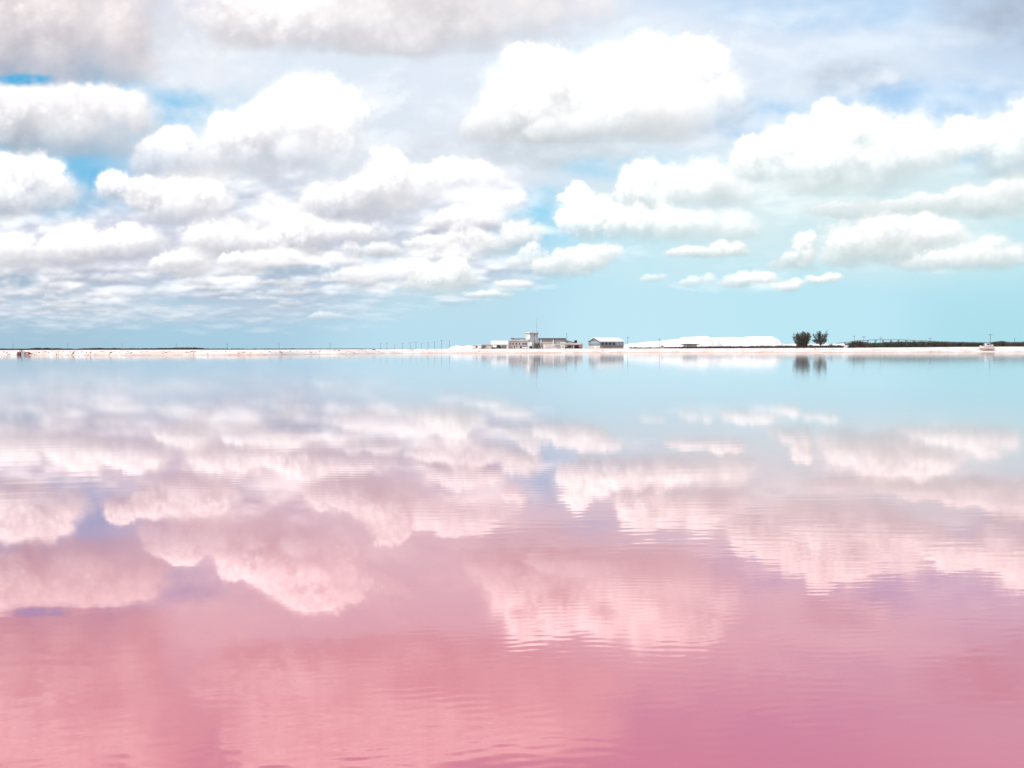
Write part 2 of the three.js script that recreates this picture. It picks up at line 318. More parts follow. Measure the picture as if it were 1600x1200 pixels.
// low clouds on the right
cloud([[1020, 436, 18, 6], [1035, 433, 10, 6]], 441, { ...teal, haze: 0.04, sharp: 1.7, seed: 80, alpha: 0.5 });
cloud([[1085, 440, 16, 8], [1108, 437, 12, 9], [1075, 443, 14, 6]], 450, { ...teal, haze: 0.04, sharp: 1.7, seed: 81, alpha: 0.6 });
cloud([[1160, 437, 26, 11], [1195, 434, 24, 9], [1145, 442, 18, 8]], 449, { ...teal, haze: 0.04, sharp: 1.7, seed: 82, alpha: 0.9 });
cloud([[1232, 448, 20, 9], [1245, 442, 12, 8]], 459, { ...teal, haze: 0.04, sharp: 1.7, seed: 83, alpha: 0.95 });
cloud([[1275, 437, 20, 7], [1300, 433, 18, 7]], 446, { ...teal, haze: 0.04, sharp: 1.7, seed: 84, alpha: 0.9 });
cloud([[1135, 388, 30, 12], [1095, 394, 40, 9], [1155, 394, 20, 9], [1055, 395, 20, 6]], 404, { ...teal, haze: 0.04, sharp: 1.7, seed: 85 });
cloud([[1260, 380, 18, 17], [1262, 398, 16, 16], [1242, 409, 24, 15], [1215, 414, 20, 9], [1250, 416, 24, 8]], 425, { ...teal, haze: 0.04, sharp: 1.7, seed: 86 });
low([[1345, 378, 42, 22], [1390, 362, 40, 18], [1430, 362, 40, 18], [1460, 368, 34, 16], [1325, 396, 26, 16], [1390, 386, 50, 20]], 413, { ...teal, seed: 87, dense: 0.9 });
low([[1490, 406, 44, 12], [1535, 398, 32, 14], [1558, 382, 18, 12], [1445, 413, 34, 8], [1578, 398, 18, 16], [1530, 410, 50, 9]], 424, { ...teal, seed: 88 });
cloud([[1320, 328, 50, 12], [1390, 326, 50, 14], [1460, 322, 52, 17], [1530, 312, 50, 22], [1580, 296, 36, 26], [1610, 300, 40, 34], [1560, 325, 60, 14]], 341, { ...teal, seed: 89, rough: 1.1 });
cloud([[900, 300, 15, 13], [885, 308, 12, 9], [905, 325, 26, 24], [935, 328, 28, 22], [885, 340, 20, 22], [960, 345, 32, 26], [1000, 348, 34, 26], [1050, 350, 38, 26], [1100, 352, 36, 24], [1145, 354, 30, 22], [1172, 359, 18, 13], [920, 352, 32, 22]], 380, { ...teal, seed: 90, lit: [1.6, 1.57, 1.54] });
cloud([[1006, 270, 24, 22], [990, 296, 28, 30], [1015, 305, 34, 26], [1050, 292, 38, 28], [1088, 264, 22, 18], [1098, 285, 34, 34], [1130, 300, 40, 28]], 334, { ...teal, seed: 91, dense: 0.8, lit: [1.5, 1.47, 1.45] });
// K and L: the large right-hand bank
cloud([[1290, 192, 32, 28], [1262, 205, 34, 26], [1340, 194, 34, 28], [1385, 208, 40, 30], [1430, 200, 36, 28], [1235, 226, 40, 28], [1195, 242, 40, 26], [1310, 240, 64, 44], [1390, 245, 62, 44], [1455, 238, 38, 30], [1175, 262, 34, 22], [1270, 270, 60, 34], [1360, 280, 60, 30]], 305, { ...teal, lit: [1.5, 1.48, 1.45], under: 0.38, seed: 92, flat: 0.6, rough: 1.1 });
cloud([[1610, 196, 50, 36], [1568, 210, 32, 28], [1500, 202, 26, 20], [1530, 222, 42, 30], [1485, 232, 36, 24], [1590, 240, 60, 42], [1650, 210, 60, 46]], 278, { ...teal, lit: [1.5, 1.48, 1.45], under: 0.38, seed: 93, flat: 0.5, rough: 1.1 });
// J: the white cloud over the middle
cloud([[1100, 120, 46, 60], [1120, 160, 44, 46], [1070, 180, 60, 40]], 232, { shade: '#ccd6e2', top: '#e6edf5', seed: 94, sharp: 1.8, alpha: 0.75, dense: 0.6 });
cloud([[1000, 84, 30, 30], [965, 104, 38, 32], [1035, 110, 46, 46], [1000, 125, 55, 50], [925, 128, 38, 36], [862, 118, 44, 40], [822, 114, 36, 34], [792, 150, 40, 40], [765, 180, 36, 34], [745, 196, 26, 22], [850, 170, 58, 46], [920, 165, 62, 52], [990, 170, 62, 50], [1045, 172, 50, 46], [900, 198, 80, 28], [1000, 200, 70, 26]], 222, { shade: '#ccd3d6', top: '#f0f2f5', melt: 0.35, lit: [2.0, 1.95, 1.92], under: 0.3, seed: 95, flat: 0.3, rough: 1.05 });
// E, C, B, A: the left-hand middle ranks
cloud([[660, 285, 60, 30], [720, 275, 60, 26], [760, 285, 40, 20], [640, 310, 50, 24]], 310, { shade: '#cbd0df', top: '#dfe3ee', seed: 96, ...soft, alpha: 0.8, dense: 0.5 });
cloud([[602, 262, 27, 26], [608, 290, 30, 34], [575, 296, 32, 28], [540, 312, 38, 28], [505, 322, 32, 24], [560, 326, 50, 22], [610, 322, 34, 22], [500, 300, 14, 14]], 346, { ...lilac, seed: 97 });
cloud([[230, 305, 34, 24], [270, 302, 40, 28], [315, 300, 38, 24], [345, 312, 26, 16], [290, 325, 56, 20]], 350, { ...lilac, seed: 98, sharp: 1.5 });
cloud([[180, 290, 26, 20], [202, 296, 20, 16], [165, 296, 16, 12]], 312, { ...lilac, ...soft, seed: 99 });
cloud([[20, 278, 46, 28], [60, 266, 40, 26], [10, 262, 50, 22], [82, 292, 34, 28], [100, 300, 26, 28], [50, 312, 52, 26], [0, 310, 60, 30]], 346, { ...lilac, seed: 100 });
// D: the tall bright cloud left of the middle
cloud([[535, 200, 40, 50], [545, 240, 34, 34]], 282, { shade: '#cfd4e2', top: '#e2e7f1', seed: 101, ...soft, alpha: 0.8, dense: 0.6 });
cloud([[470, 152, 46, 34], [508, 150, 34, 30], [440, 172, 40, 32], [490, 190, 52, 44], [405, 196, 40, 34], [362, 212, 40, 32], [270, 226, 42, 28], [235, 246, 34, 28], [310, 255, 56, 36], [400, 245, 60, 40], [465, 232, 50, 36], [225, 262, 26, 16]], 278, { shade: '#c0bdcb', top: '#dfdfe8', lit: [1.8, 1.75, 1.73], under: 0.36, seed: 102, rough: 1.1 });
// G: the grey-white bank at the left edge
cloud([[50, 158, 46, 32], [100, 160, 44, 32], [150, 168, 46, 34], [192, 172, 40, 34], [215, 190, 32, 32], [25, 190, 60, 40], [100, 205, 70, 42], [172, 208, 52, 38], [-20, 170, 60, 50]], 240, { shade: '#cac6d0', top: '#ebe8ed', under: 0.65, haze: 0.18, seed: 103, rough: 1.1, lit: [1.22, 1.19, 1.19], melt: 0.35 });
// I and H: the near clouds along the upper edge
cloud([[340, 20, 60, 50], [400, 0, 90, 70], [500, 10, 90, 70], [570, 40, 80, 56], [650, 30, 90, 66], [740, 10, 90, 70], [830, 10, 80, 54], [900, 0, 70, 44], [620, -60, 200, 70], [450, -70, 120, 70], [800, -60, 140, 60]], 78, { shade: '#d6ced6', top: '#f7f2f4', under: 0.75, haze: 0.2, seed: 104, sharp: 1.6, flat: 0.5, rough: 1.15, lit: [1.4, 1.33, 1.31], melt: 0.4, tall: 190, dense: 0.8 });
cloud([[60, 40, 110, 80], [150, 40, 90, 76], [185, 70, 56, 56], [215, 90, 40, 36], [20, 80, 90, 50], [100, 90, 90, 44], [40, -70, 140, 100], [190, -60, 80, 80], [-60, 20, 100, 100], [-170, 30, 120, 80], [-270, 60, 90, 56], [-350, 80, 60, 30]], 122, { shade: '#c6bac5', top: '#f1e8ec', under: 0.72, haze: 0.2, seed: 105, sharp: 1.7, rough: 1.1, lit: [1.28, 1.18, 1.16], melt: 0.2, flat: 0.6, tall: 230 });
veil(275, 60, 60, 70, '#e6ebf5', 0.8, 34);

veil(38, 124, 62, 13, '#4fb2e4', 0.95, 24);
veil(285, -70, 110, 150, '#e0e2ec', 1, 60);
veil(300, 110, 90, 60, '#eef1f8', 0.7, 30);
const skyTexture = new THREE.DataTexture(sky, SW, SH, THREE.RGBAFormat, THREE.FloatType);
skyTexture.mapping = THREE.EquirectangularReflectionMapping;
skyTexture.magFilter = skyTexture.minFilter = THREE.LinearFilter;
skyTexture.needsUpdate = true;
scene.background = skyTexture;
scene.environment = skyTexture;

// ---------------------------------------------------------------- naming
const used = new Map();
const numbered = (name) => { const k = used.get(name) ?? 0; used.set(name, k + 1); return k ? name + '_' + String(k).padStart(3, '0') : name; };
function tag(o, label, category, group, kind) {
  o.userData = { label };
  if (category) o.userData.category = category;
  if (group) o.userData.group = group;
  if (kind) o.userData.kind = kind;
  return o;
}
function mesh(name, geometry, material, parent) {
  const m = new THREE.Mesh(geometry, material);
  m.name = parent ? name : numbered(name);
  m.castShadow = m.receiveShadow = true;
  (parent ?? scene).add(m);
  return m;
}
function part(name, geometry, material, parent) {                 // parts of one thing: name, name_001, ...
  let n = 0;
  for (const c of parent.children) if (c.name === name || c.name.replace(/_\d{3}$/, '') === name) n++;
  return mesh(n ? name + '_' + String(n).padStart(3, '0') : name, geometry, material, parent);
}
function thing(name, p, turn = 0) {
  const g = new THREE.Group();
  g.name = numbered(name); g.position.copy(p); g.rotation.y = turn;
  scene.add(g);
  return g;
}

// ---------------------------------------------------------------- textures of grain
function noiseTile(n, seed, octaves, stretch = 1) {               // tileable value noise, 0..1
  const out = new Float32Array(n * n), r = rng(seed);
  let amp = 1, sum = 0;
  for (const f of octaves) {
    const fx = f, fy = Math.max(1, Math.round(f * stretch)), g = new Float32Array(fx * fy).map(() => r());
    for (let y = 0; y < n; y++) for (let x = 0; x < n; x++) {
      const X = x / n * fx, Y = y / n * fy, ix = Math.floor(X), iy = Math.floor(Y);
      let u = X - ix, v = Y - iy; u = u * u * (3 - 2 * u); v = v * v * (3 - 2 * v);
      const a = g[iy * fx + ix], b = g[iy * fx + (ix + 1) % fx], c = g[((iy + 1) % fy) * fx + ix], d = g[((iy + 1) % fy) * fx + (ix + 1) % fx];
      out[y * n + x] += amp * lerp(lerp(a, b, u), lerp(c, d, u), v);
    }
    sum += amp; amp *= 0.6;
  }
  return out.map((v) => v / sum);
}
function colourTile(n, seed, octaves, dark, light, stretch = 1, contrast = 1.6) {
  const v = noiseTile(n, seed, octaves, stretch), a = lin(dark), b = lin(light), data = new Uint8Array(n * n * 4);
  for (let i = 0; i < n * n; i++) {
    const t = clamp(0.5 + (v[i] - 0.5) * contrast * 2, 0, 1), c = new THREE.Color(lerp(a[0], b[0], t), lerp(a[1], b[1], t), lerp(a[2], b[2], t)).convertLinearToSRGB();
    data.set([c.r * 255, c.g * 255, c.b * 255, 255], i * 4);
  }
  const t = new THREE.DataTexture(data, n, n);
  t.colorSpace = THREE.SRGBColorSpace; t.wrapS = t.wrapT = THREE.RepeatWrapping; t.magFilter = THREE.LinearFilter; t.needsUpdate = true;
  return t;
}
const matte = (o) => new THREE.MeshStandardMaterial({ roughness: 0.9, ...o });

// ---------------------------------------------------------------- ground: salt flat, dikes and the basin's bed in one sheet
const table = (t) => (x) => { let i = 0; while (i < t.length - 2 && x > t[i + 1][0]) i++; const k = clamp((x - t[i][0]) / (t[i + 1][0] - t[i][0]), 0, 1); return lerp(t[i][1], t[i + 1][1], k * k * (3 - 2 * k)); };
const shoreDepth = table([[-300, 430], [0, 440], [200, 408], [400, 412], [520, 475], [640, 555], [800, 566], [1000, 588], [1300, 560], [1600, 580], [1900, 590]]);
const topHeight = table([[0, 2.05], [430, 2.1], [560, 2.5], [660, 2.9], [820, 3.0], [1100, 3.05], [1300, 3.25], [1600, 3.9]]);
const beachWidth = table([[0, 7], [430, 8], [560, 22], [700, 30], [1600, 32]]);
const hn = noiseTile(256, 21, [8, 16, 32, 64]), hnAt = (x, z, s) => hn[((Math.floor(z / s) % 256 + 256) % 256) * 256 + ((Math.floor(x / s) % 256) + 256) % 256] - 0.5;
function shoreRadius(az) {                                        // from the camera's foot to the far waterline
  const a = Math.min(Math.abs(az), 1.05), px = 800 + Math.tan(Math.sign(az) * a) * FPX;
  return shoreDepth(clamp(px, -300, 1900)) / Math.cos(Math.min(a, 0.8));
}
function groundHeight(az, r) {
  const x = Math.sin(az) * r, z = -Math.cos(az) * r, px = clamp(800 + Math.tan(clamp(az, -1.2, 1.2)) * FPX, 0, 1600);
  const near = clamp((z + 2.6) * 0.55, -0.7, 1.25);
  let far = -0.7;
  if (Math.abs(az) < 1.5) {
    const wob = (hnAt(x, 0, 1.7) + hnAt(x, 100, 5)) * beachWidth(px) * 0.16, t = (r - shoreRadius(az) + wob) / beachWidth(px), top = topHeight(px);
    far = t < 0 ? Math.max(-0.7, t * 2.2) : top * (1 - (1 - Math.min(1, t)) ** 1.7) + hnAt(x, z, 1.3) * 0.25 * smoothstep(t, 0.1, 0.6);
    const D = r * Math.cos(az), ch = Math.abs(px - 35.9);
    if (ch < 4.2 && D > 425 && D < 1400 && az < 0) far = -0.7;      // the channel behind the sluice gate
  } else far = 2.4;
  return Math.max(near, far);
}
const groundAt = (p) => groundHeight(Math.atan2(p.x, -p.z), Math.hypot(p.x, p.z));
{
  const az = [], gate = Math.atan((35.2 - 800) / FPX);
  for (let a = -180; a < -42; a += 3) az.push(a);
  for (let a = -42; a < 42; a += 0.12) az.push(a);
  for (let a = 42; a <= 180; a += 3) az.push(a);
  for (let k = -4.6; k <= 5.4; k += 0.4) az.push(Math.atan((35.2 + k - 800) / FPX) * 180 / Math.PI);
  az.sort((a, b) => a - b);
  const rs = [0, 0.8, 1.6, 2.4, 3.2, 4, 5, 7, 12, 40, 120, 300, 385];
  for (let r = 392; r < 860; r += r < 780 ? 1.6 : 8) rs.push(r);
  rs.push(900, 960, 1010, 1100, 1400, 2000, 3500, 6000, 9000);
  const pos = [], uv = [], col = [], idx = [], n = rs.length;
  const sand = [1, 1, 1], wet = lin('#e6d0c2');
  for (const a of az) for (const r of rs) {
    const t = a * Math.PI / 180, x = Math.sin(t) * r, z = -Math.cos(t) * r, y = groundHeight(t, r);
    pos.push(x, y, z); uv.push(x / 40, z / 40);
    const k = smoothstep(y, 0.15, 0.7);
    col.push(lerp(wet[0], sand[0], k), lerp(wet[1], sand[1], k), lerp(wet[2], sand[2], k));
  }
  for (let i = 0; i < az.length - 1; i++) for (let j = 0; j < n - 1; j++) { const a = i * n + j, b = a + n; idx.push(a, a + 1, b, b, a + 1, b + 1); }
  const g = new THREE.BufferGeometry();
  g.setAttribute('position', new THREE.Float32BufferAttribute(pos, 3));
  g.setAttribute('uv', new THREE.Float32BufferAttribute(uv, 2));
  g.setAttribute('color', new THREE.Float32BufferAttribute(col, 3));
  g.setIndex(idx); g.computeVertexNormals();
  if (g.attributes.normal.getY(n * 10 + 5) < 0) { for (let i = 0; i < idx.length; i += 3) [idx[i], idx[i + 1]] = [idx[i + 1], idx[i]]; g.setIndex(idx); g.computeVertexNormals(); }
  const m = mesh('ground', g, matte({ map: colourTile(1024, 31, [6, 14, 30, 70, 160, 330], '#d2b9ac', '#ebe1db', 1, 1.3), vertexColors: true }));
  tag(m, 'pale pinkish salt flat and sand dike along the far side of the lagoon', null, null, 'structure');
}

// ---------------------------------------------------------------- water: pink brine with a mirror surface and light ripples
{
  const r = rng(8), waves = [];
  for (const [count, l0, l1, slope, g] of [[14, 0.10, 0.17, 0.0021, 0], [16, 0.17, 0.36, 0.0022, 1], [10, 0.4, 1.0, 0.0011, 2], [7, 1.5, 5, 0.0005, 3]]) for (let w = 0; w < count; w++) {
    const len = lerp(l0, l1, r()), th = 0.14 + (r() + r() + r() - 1.5) * 0.42, k = 2 * Math.PI / len;
    waves.push([k * Math.sin(th), k * Math.cos(th), r() * 6.283, slope * Math.sqrt(2 / count), len, g, Math.sin(th), Math.cos(th)]);
  }
  const envs = [0, 1, 2].map((i) => noiseTile(256, 141 + i, [6, 11, 23])), envAt = (e, x, z) => { const u = x * 4 + 3000, v = z * 5 + 3000, a = Math.floor(u), b = Math.floor(v), f = u - a, h = v - b, q = (i, j) => e[((b + j) & 255) * 256 + ((a + i) & 255)]; return lerp(lerp(q(0, 0), q(1, 0), f), lerp(q(0, 1), q(1, 1), f), h); };
  const pos = [], nor = [], idx = [], rs = [3, 3.6, 4.2], da = 0.0042, n = 2 * Math.ceil(0.82 / da) + 1;
  for (let q = 4.8; q < 130;) { rs.push(q); q += Math.max(0.02, q * q * 0.00025); }
  const groups = [], edge = [], rough = [[11, 0.0], [14, 0.012], [18, 0.02], [24, 0.028], [33, 0.038], [50, 0.046], [80, 0.053], [1e9, 0.06]];
  for (const q of rs) {
    const dr = Math.max(0.02, q * q * 0.00025), dx = q * da;
    for (let j = 0; j < n; j++) {
      const a = (j - (n - 1) / 2) * da, x = Math.sin(a) * q, z = -Math.cos(a) * q, e = envs.map((t) => 0.1 + 2.2 * smoothstep(envAt(t, x, z), 0.40, 0.66));
      let sx = 0, sz = 0;
      if (q > 4 && q < 125) for (const [kx, kz, ph, A, len, g, s, c] of waves) {
        const keep = Math.exp(-((q / 26) ** 2) * 0.9) * Math.exp(-((dr * c / len * 2.6) ** 2) - (dx * s / len * 2.2) ** 2);
        if (keep < 0.03) continue;
        const v = A * keep * (g < 3 ? e[g] : 1) * Math.cos(kx * x + kz * z + ph) * smoothstep(125 - q, 0, 60);
        sx += v * s; sz += v * c;
      }
      const l = 1 / Math.hypot(sx, 1, sz);
      pos.push(x, 0, z); nor.push(-sx * l, l, -sz * l);
    }
  }
  let g0 = 0, band = 0;
  for (let i = 0; i < rs.length - 1; i++) {
    if (rs[i] > rough[band][0]) { groups.push([g0, idx.length - g0, band]); g0 = idx.length; band++; }
    for (let j = 0; j < n - 1; j++) { const a = i * n + j, b = a + n; idx.push(a, a + 1, b, b, a + 1, b + 1); }
  }
  // the far and side water, plain sheets that butt against the rippled fan
  const fanEnd = (rs.length - 1) * n, amax = (n - 1) / 2 * da, v = (x, z) => { pos.push(x, 0, z); nor.push(0, 1, 0); return pos.length / 3 - 1; };
  const far = []; for (let j = 0; j < n; j += 20) { const a = (Math.min(j, n - 1) - (n - 1) / 2) * da; far.push(v(Math.sin(a) * 1700, -Math.cos(a) * 1700)); }
  far.push(v(Math.sin(amax) * 1700, -Math.cos(amax) * 1700));
  for (let j = 0, k = 0; j < n - 1; j += 20, k++) { for (let m = j; m < Math.min(j + 20, n - 1); m++) idx.push(fanEnd + m, fanEnd + m + 1, far[k]); idx.push(far[k], fanEnd + Math.min(j + 20, n - 1), far[k + 1]); }
  for (const s of [-1, 1]) {
    const o = v(0, 0), p = v(s * Math.sin(amax) * 1700, -Math.cos(amax) * 1700), q = v(s * 1700, -900), u = v(s * 1700, 30), w = v(0, 30);
    for (const t of [[o, p, q], [o, q, u], [o, u, w]]) idx.push(...(s > 0 ? [t[0], t[2], t[1]] : t));
  }
  { const o = v(0, 0), f0 = []; for (let j = 0; j < n; j++) f0.push(j); for (let j = 0; j < n - 1; j++) idx.push(o, f0[j + 1], f0[j]); }
  groups.push([g0, idx.length - g0, band]);
  const g = new THREE.BufferGeometry();
  g.setAttribute('position', new THREE.Float32BufferAttribute(pos, 3));
  g.setAttribute('normal', new THREE.Float32BufferAttribute(nor, 3));
  g.setIndex(idx);
  for (const q of groups) g.addGroup(...q);
  const brine = rough.map(([, k]) => new THREE.MeshPhysicalMaterial({ color: new THREE.Color().setRGB(0.49, 0.084, 0.112), roughness: k, metalness: 0, ior: 1.6, clearcoat: 1, clearcoatRoughness: k }));
  tag(mesh('water', g, brine), 'still pink salt lagoon mirroring the clouds, lightly rippled', null, null, 'structure');
}

// ---------------------------------------------------------------- materials of the far shore
const weather = colourTile(256, 51, [3, 7, 18, 44, 90], '#d2ccc8', '#ffffff', 1, 1.2);
const M = {
  white: matte({ color: new THREE.Color().setRGB(0.9, 0.88, 0.86), map: weather }),
  grey: matte({ color: new THREE.Color().setRGB(0.62, 0.58, 0.565), map: weather }),
  paleGrey: matte({ color: new THREE.Color().setRGB(0.78, 0.75, 0.73), map: weather }),
  mauve: matte({ color: new THREE.Color().setRGB(0.56, 0.47, 0.47), map: weather }),
  pink: matte({ color: new THREE.Color().setRGB(0.78, 0.62, 0.58), map: weather }),
  beige: matte({ color: new THREE.Color().setRGB(0.76, 0.63, 0.57), map: weather }),
  brown: matte({ color: new THREE.Color().setRGB(0.34, 0.25, 0.22), map: weather }),
  slate: matte({ color: new THREE.Color().setRGB(0.27, 0.33, 0.38), map: weather, roughness: 0.6 }),
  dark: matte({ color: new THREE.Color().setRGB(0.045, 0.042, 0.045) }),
  roof: matte({ color: new THREE.Color().setRGB(0.11, 0.105, 0.11) }),
  tank: matte({ color: new THREE.Color().setRGB(0.012, 0.013, 0.016), roughness: 0.5 }),
  rust: matte({ color: new THREE.Color().setRGB(0.24, 0.085, 0.07), map: weather }),
  terracotta: matte({ color: new THREE.Color().setRGB(0.72, 0.46, 0.38), map: weather }),
  glass: new THREE.MeshStandardMaterial({ color: new THREE.Color().setRGB(0.015, 0.018, 0.022), roughness: 0.25 }),
  paleGlass: new THREE.MeshStandardMaterial({ color: new THREE.Color().setRGB(0.30, 0.38, 0.42), roughness: 0.3 }),
  wood: matte({ color: new THREE.Color().setRGB(0.13, 0.115, 0.105) }),
  steel: matte({ color: new THREE.Color().setRGB(0.22, 0.23, 0.25), roughness: 0.6 }),
  concrete: matte({ color: new THREE.Color().setRGB(0.20, 0.225, 0.24) }),
  tyre: matte({ color: new THREE.Color().setRGB(0.02, 0.02, 0.02) }),
  paint: new THREE.MeshPhysicalMaterial({ color: new THREE.Color().setRGB(0.78, 0.77, 0.75), roughness: 0.4, clearcoat: 0.5 }),
  darkPaint: new THREE.MeshPhysicalMaterial({ color: new THREE.Color().setRGB(0.022, 0.03, 0.036), roughness: 0.4, clearcoat: 0.4 }),
  salt: matte({ map: colourTile(512, 61, [3, 8, 20, 60, 150], '#d6c8c3', '#ebe4e1', 1, 1.3) }),
  stone: matte({ color: new THREE.Color().setRGB(0.17, 0.125, 0.105) }),
  leaf: matte({ color: new THREE.Color(1, 1, 1), vertexColors: true, side: THREE.DoubleSide }),
  bark: matte({ color: new THREE.Color().setRGB(0.09, 0.075, 0.06) }),
};
// ---------------------------------------------------------------- builders
const S = (D) => D / FPX;                                         // metres to a photograph pixel at depth D
function site(name, px, D, turn = 0) { const p = at(px, 546, D); p.y = groundAt(p); return thing(name, p, turn); }
const sink = 0.35;
// a box between photograph columns px0..px1 and rows top..bottom (null = down into the ground), its front at depth D - forward
function bx(o, px0, px1, top, bottom, D, depth, forward = 0) {
  const a = at(px0, 545, D), b = at(px1, 545, D), m = (px0 + px1) / 2, y1 = at(m, top, D).y, y0 = bottom === null ? o.position.y - sink : at(m, bottom, D).y, z1 = -D + forward;
  return new THREE.BoxGeometry(b.x - a.x, y1 - y0, depth).translate((a.x + b.x) / 2 - o.position.x, (y0 + y1) / 2 - o.position.y, z1 - depth / 2 - o.position.z);
}
const box = (w, h, d, x, y, z) => new THREE.BoxGeometry(w, h, d).translate(x, y + h / 2, z);
function opening(o, px0, px1, top, bottom, D, forward, frameMat, name = 'window', paneMat = M.glass) {   // a frame standing 8 cm proud with its pane set back inside it
  const t = 0.14 / S(D), g = (a, b, c, d) => bx(o, a, b, c, d, D, 0.16, forward + 0.08);
  const f = part(name, mergeGeometries([g(px0 - t, px1 + t, top - t, top), g(px0 - t, px1 + t, bottom, bottom + t), g(px0 - t, px0, top, bottom), g(px1, px1 + t, top, bottom)]), frameMat, o);
  part('pane', bx(o, px0 + 0.01, px1 - 0.01, top + 0.01, bottom - 0.01, D, 0.1, forward + 0.03), paneMat, f);
  return f;
}
function prism(outline, depth) {                                  // outline [x, y] in metres, extruded back from z = 0
  const s = new THREE.Shape(outline.map(([x, y]) => new THREE.Vector2(x, y)));
  return new THREE.ExtrudeGeometry(s, { depth, bevelEnabled: false }).translate(0, 0, -depth);
}
function tube(points, r0, r1, sides = 6) {                        // a tapered limb along points
  const c = new THREE.CatmullRomCurve3(points), n = Math.max(3, points.length * 2), g = new THREE.TubeGeometry(c, n, 1, sides), p = g.attributes.position, v = new THREE.Vector3();
  for (let i = 0; i <= n; i++) { const q = c.getPointAt(i / n), r = lerp(r0, r1, i / n); for (let j = 0; j <= sides; j++) { const k = i * (sides + 1) + j; v.fromBufferAttribute(p, k).sub(q).multiplyScalar(r).add(q); p.setXYZ(k, v.x, v.y, v.z); } }
  g.computeVertexNormals();
  return g;
}
class Leaves {                                                    // many small blades with their own tones
  constructor(seed) { this.r = rng(seed); this.p = []; this.c = []; }
  blade(pos, dir, len, wid, tone) {
    const r = this.r, d = dir.clone().normalize(), s = new THREE.Vector3(r() - 0.5, r() - 0.5, r() - 0.5).cross(d).normalize().multiplyScalar(wid / 2), tip = pos.clone().addScaledVector(d, len), mid = pos.clone().addScaledVector(d, len * 0.45);
    for (const q of [pos, mid.clone().add(s), tip, pos, tip, mid.clone().sub(s)]) this.p.push(q.x, q.y, q.z);
    const k = 0.6 + 0.8 * r();
    for (let i = 0; i < 6; i++) this.c.push(tone[0] * k, tone[1] * k, tone[2] * k);
  }
  geometry() {
    const g = new THREE.BufferGeometry();
    g.setAttribute('position', new THREE.Float32BufferAttribute(this.p, 3));
    g.setAttribute('color', new THREE.Float32BufferAttribute(this.c, 3));
    g.computeVertexNormals();
    return g;
  }
}
const GREEN = [0.062, 0.06, 0.045], GREYGREEN = [0.09, 0.082, 0.065];
function clump(seed, n, rx, ry, rz, size, tone = GREEN) {          // a bush's crown: blades through an uneven dome
  const L = new Leaves(seed), r = L.r, lobes = [];
  for (let i = 0; i < 6; i++) lobes.push([(r() - 0.5) * 1.1, 0.25 + 0.5 * r(), (r() - 0.5) * 1.1, 0.3 + 0.3 * r()]);
  for (let i = 0; i < n; i++) {
    const b = lobes[i % 6], d = new THREE.Vector3(r() - 0.5, r() - 0.5, r() - 0.5).normalize(), k = b[3] * (0.45 + 0.6 * r());
    const p = new THREE.Vector3((b[0] + d.x * k) * rx, Math.max(0.02, b[1] + d.y * k) * ry, (b[2] + d.z * k) * rz);
    L.blade(p, d.add(new THREE.Vector3(0, 0.5, 0)), size * (0.7 + 0.7 * r()), size * 0.45, tone);
  }
  return L.geometry();
}
function bush(px0, px1, top, D, label, seed, tone) {
  const px = (px0 + px1) / 2, o = site('bush', px, D), w = (px1 - px0) * S(D) / 2, h = at(px, top, D).y - o.position.y;
  const st = [];
  for (let i = 0; i < 5; i++) st.push(tube([new THREE.Vector3((i - 2) * 0.12, -0.2, 0), new THREE.Vector3((i - 2) * w * 0.2, h * 0.5, (i % 2 - 0.5) * w * 0.4)], 0.09, 0.04, 5));
  part('stem', mergeGeometries(st), M.bark, o);
  part('foliage', clump(seed, 420, w, h, w * 0.8, Math.max(0.5, h * 0.16), tone), M.leaf, o);
  return tag(o, label, 'bush');
}

// ---------------------------------------------------------------- salt heaps behind the works
function heap(name, ridge, D, width, label, seed) {               // ridge: [px, py] of the crest from left to right
  const r = rng(seed), o = site(name, (ridge[0][0] + ridge.at(-1)[0]) / 2, D), crest = table(ridge), pos = [], uv = [], idx = [], n = 90, m = 16, x0 = ridge[0][0], x1 = ridge.at(-1)[0];
  const bump = noiseTile(64, seed, [6, 12, 24]);
  for (let i = 0; i <= n; i++) for (let j = 0; j <= m; j++) {
    const px = lerp(x0, x1, i / n), h = Math.max(0, at(px, crest(px), D).y - o.position.y), t = j / m * 2 - 1, w = Math.min(width, h * 1.75 + 0.4);
    const y = (h + 0.3) * (1 - Math.abs(t) ** 1.15) - 0.3 + (bump[(j * 3 % 64) * 64 + (i * 2 % 64)] - 0.5) * 0.5 * (1 - Math.abs(t)) * Math.min(1, h / 3), x = at(px, 545, D).x + (bump[(i % 64) * 64 + j] - 0.5);
    pos.push(x - o.position.x, y, t * -w); uv.push(x / 22, t * w / 22);
  }
  for (let i = 0; i < n; i++) for (let j = 0; j < m; j++) { const a = i * (m + 1) + j, b = a + m + 1; idx.push(a, b, a + 1, b, b + 1, a + 1); }
  const g = new THREE.BufferGeometry();
  g.setAttribute('position', new THREE.Float32BufferAttribute(pos, 3)); g.setAttribute('uv', new THREE.Float32BufferAttribute(uv, 2)); g.setIndex(idx); g.computeVertexNormals();
  scene.remove(o);
  const k = mesh(o.name, g, M.salt); k.name = o.name; k.position.copy(o.position);
  return tag(k, label, 'salt heap', 'white salt heaps of the works');
}
heap('salt_heap', [[972, 540], [985, 536.5], [1020, 533.5], [1058, 530], [1068, 526.8], [1104, 525.3], [1113, 528], [1136, 543]], 690, 40, 'longest white salt heap, rising slowly from the grey shed to a flat pinkish top', 71);
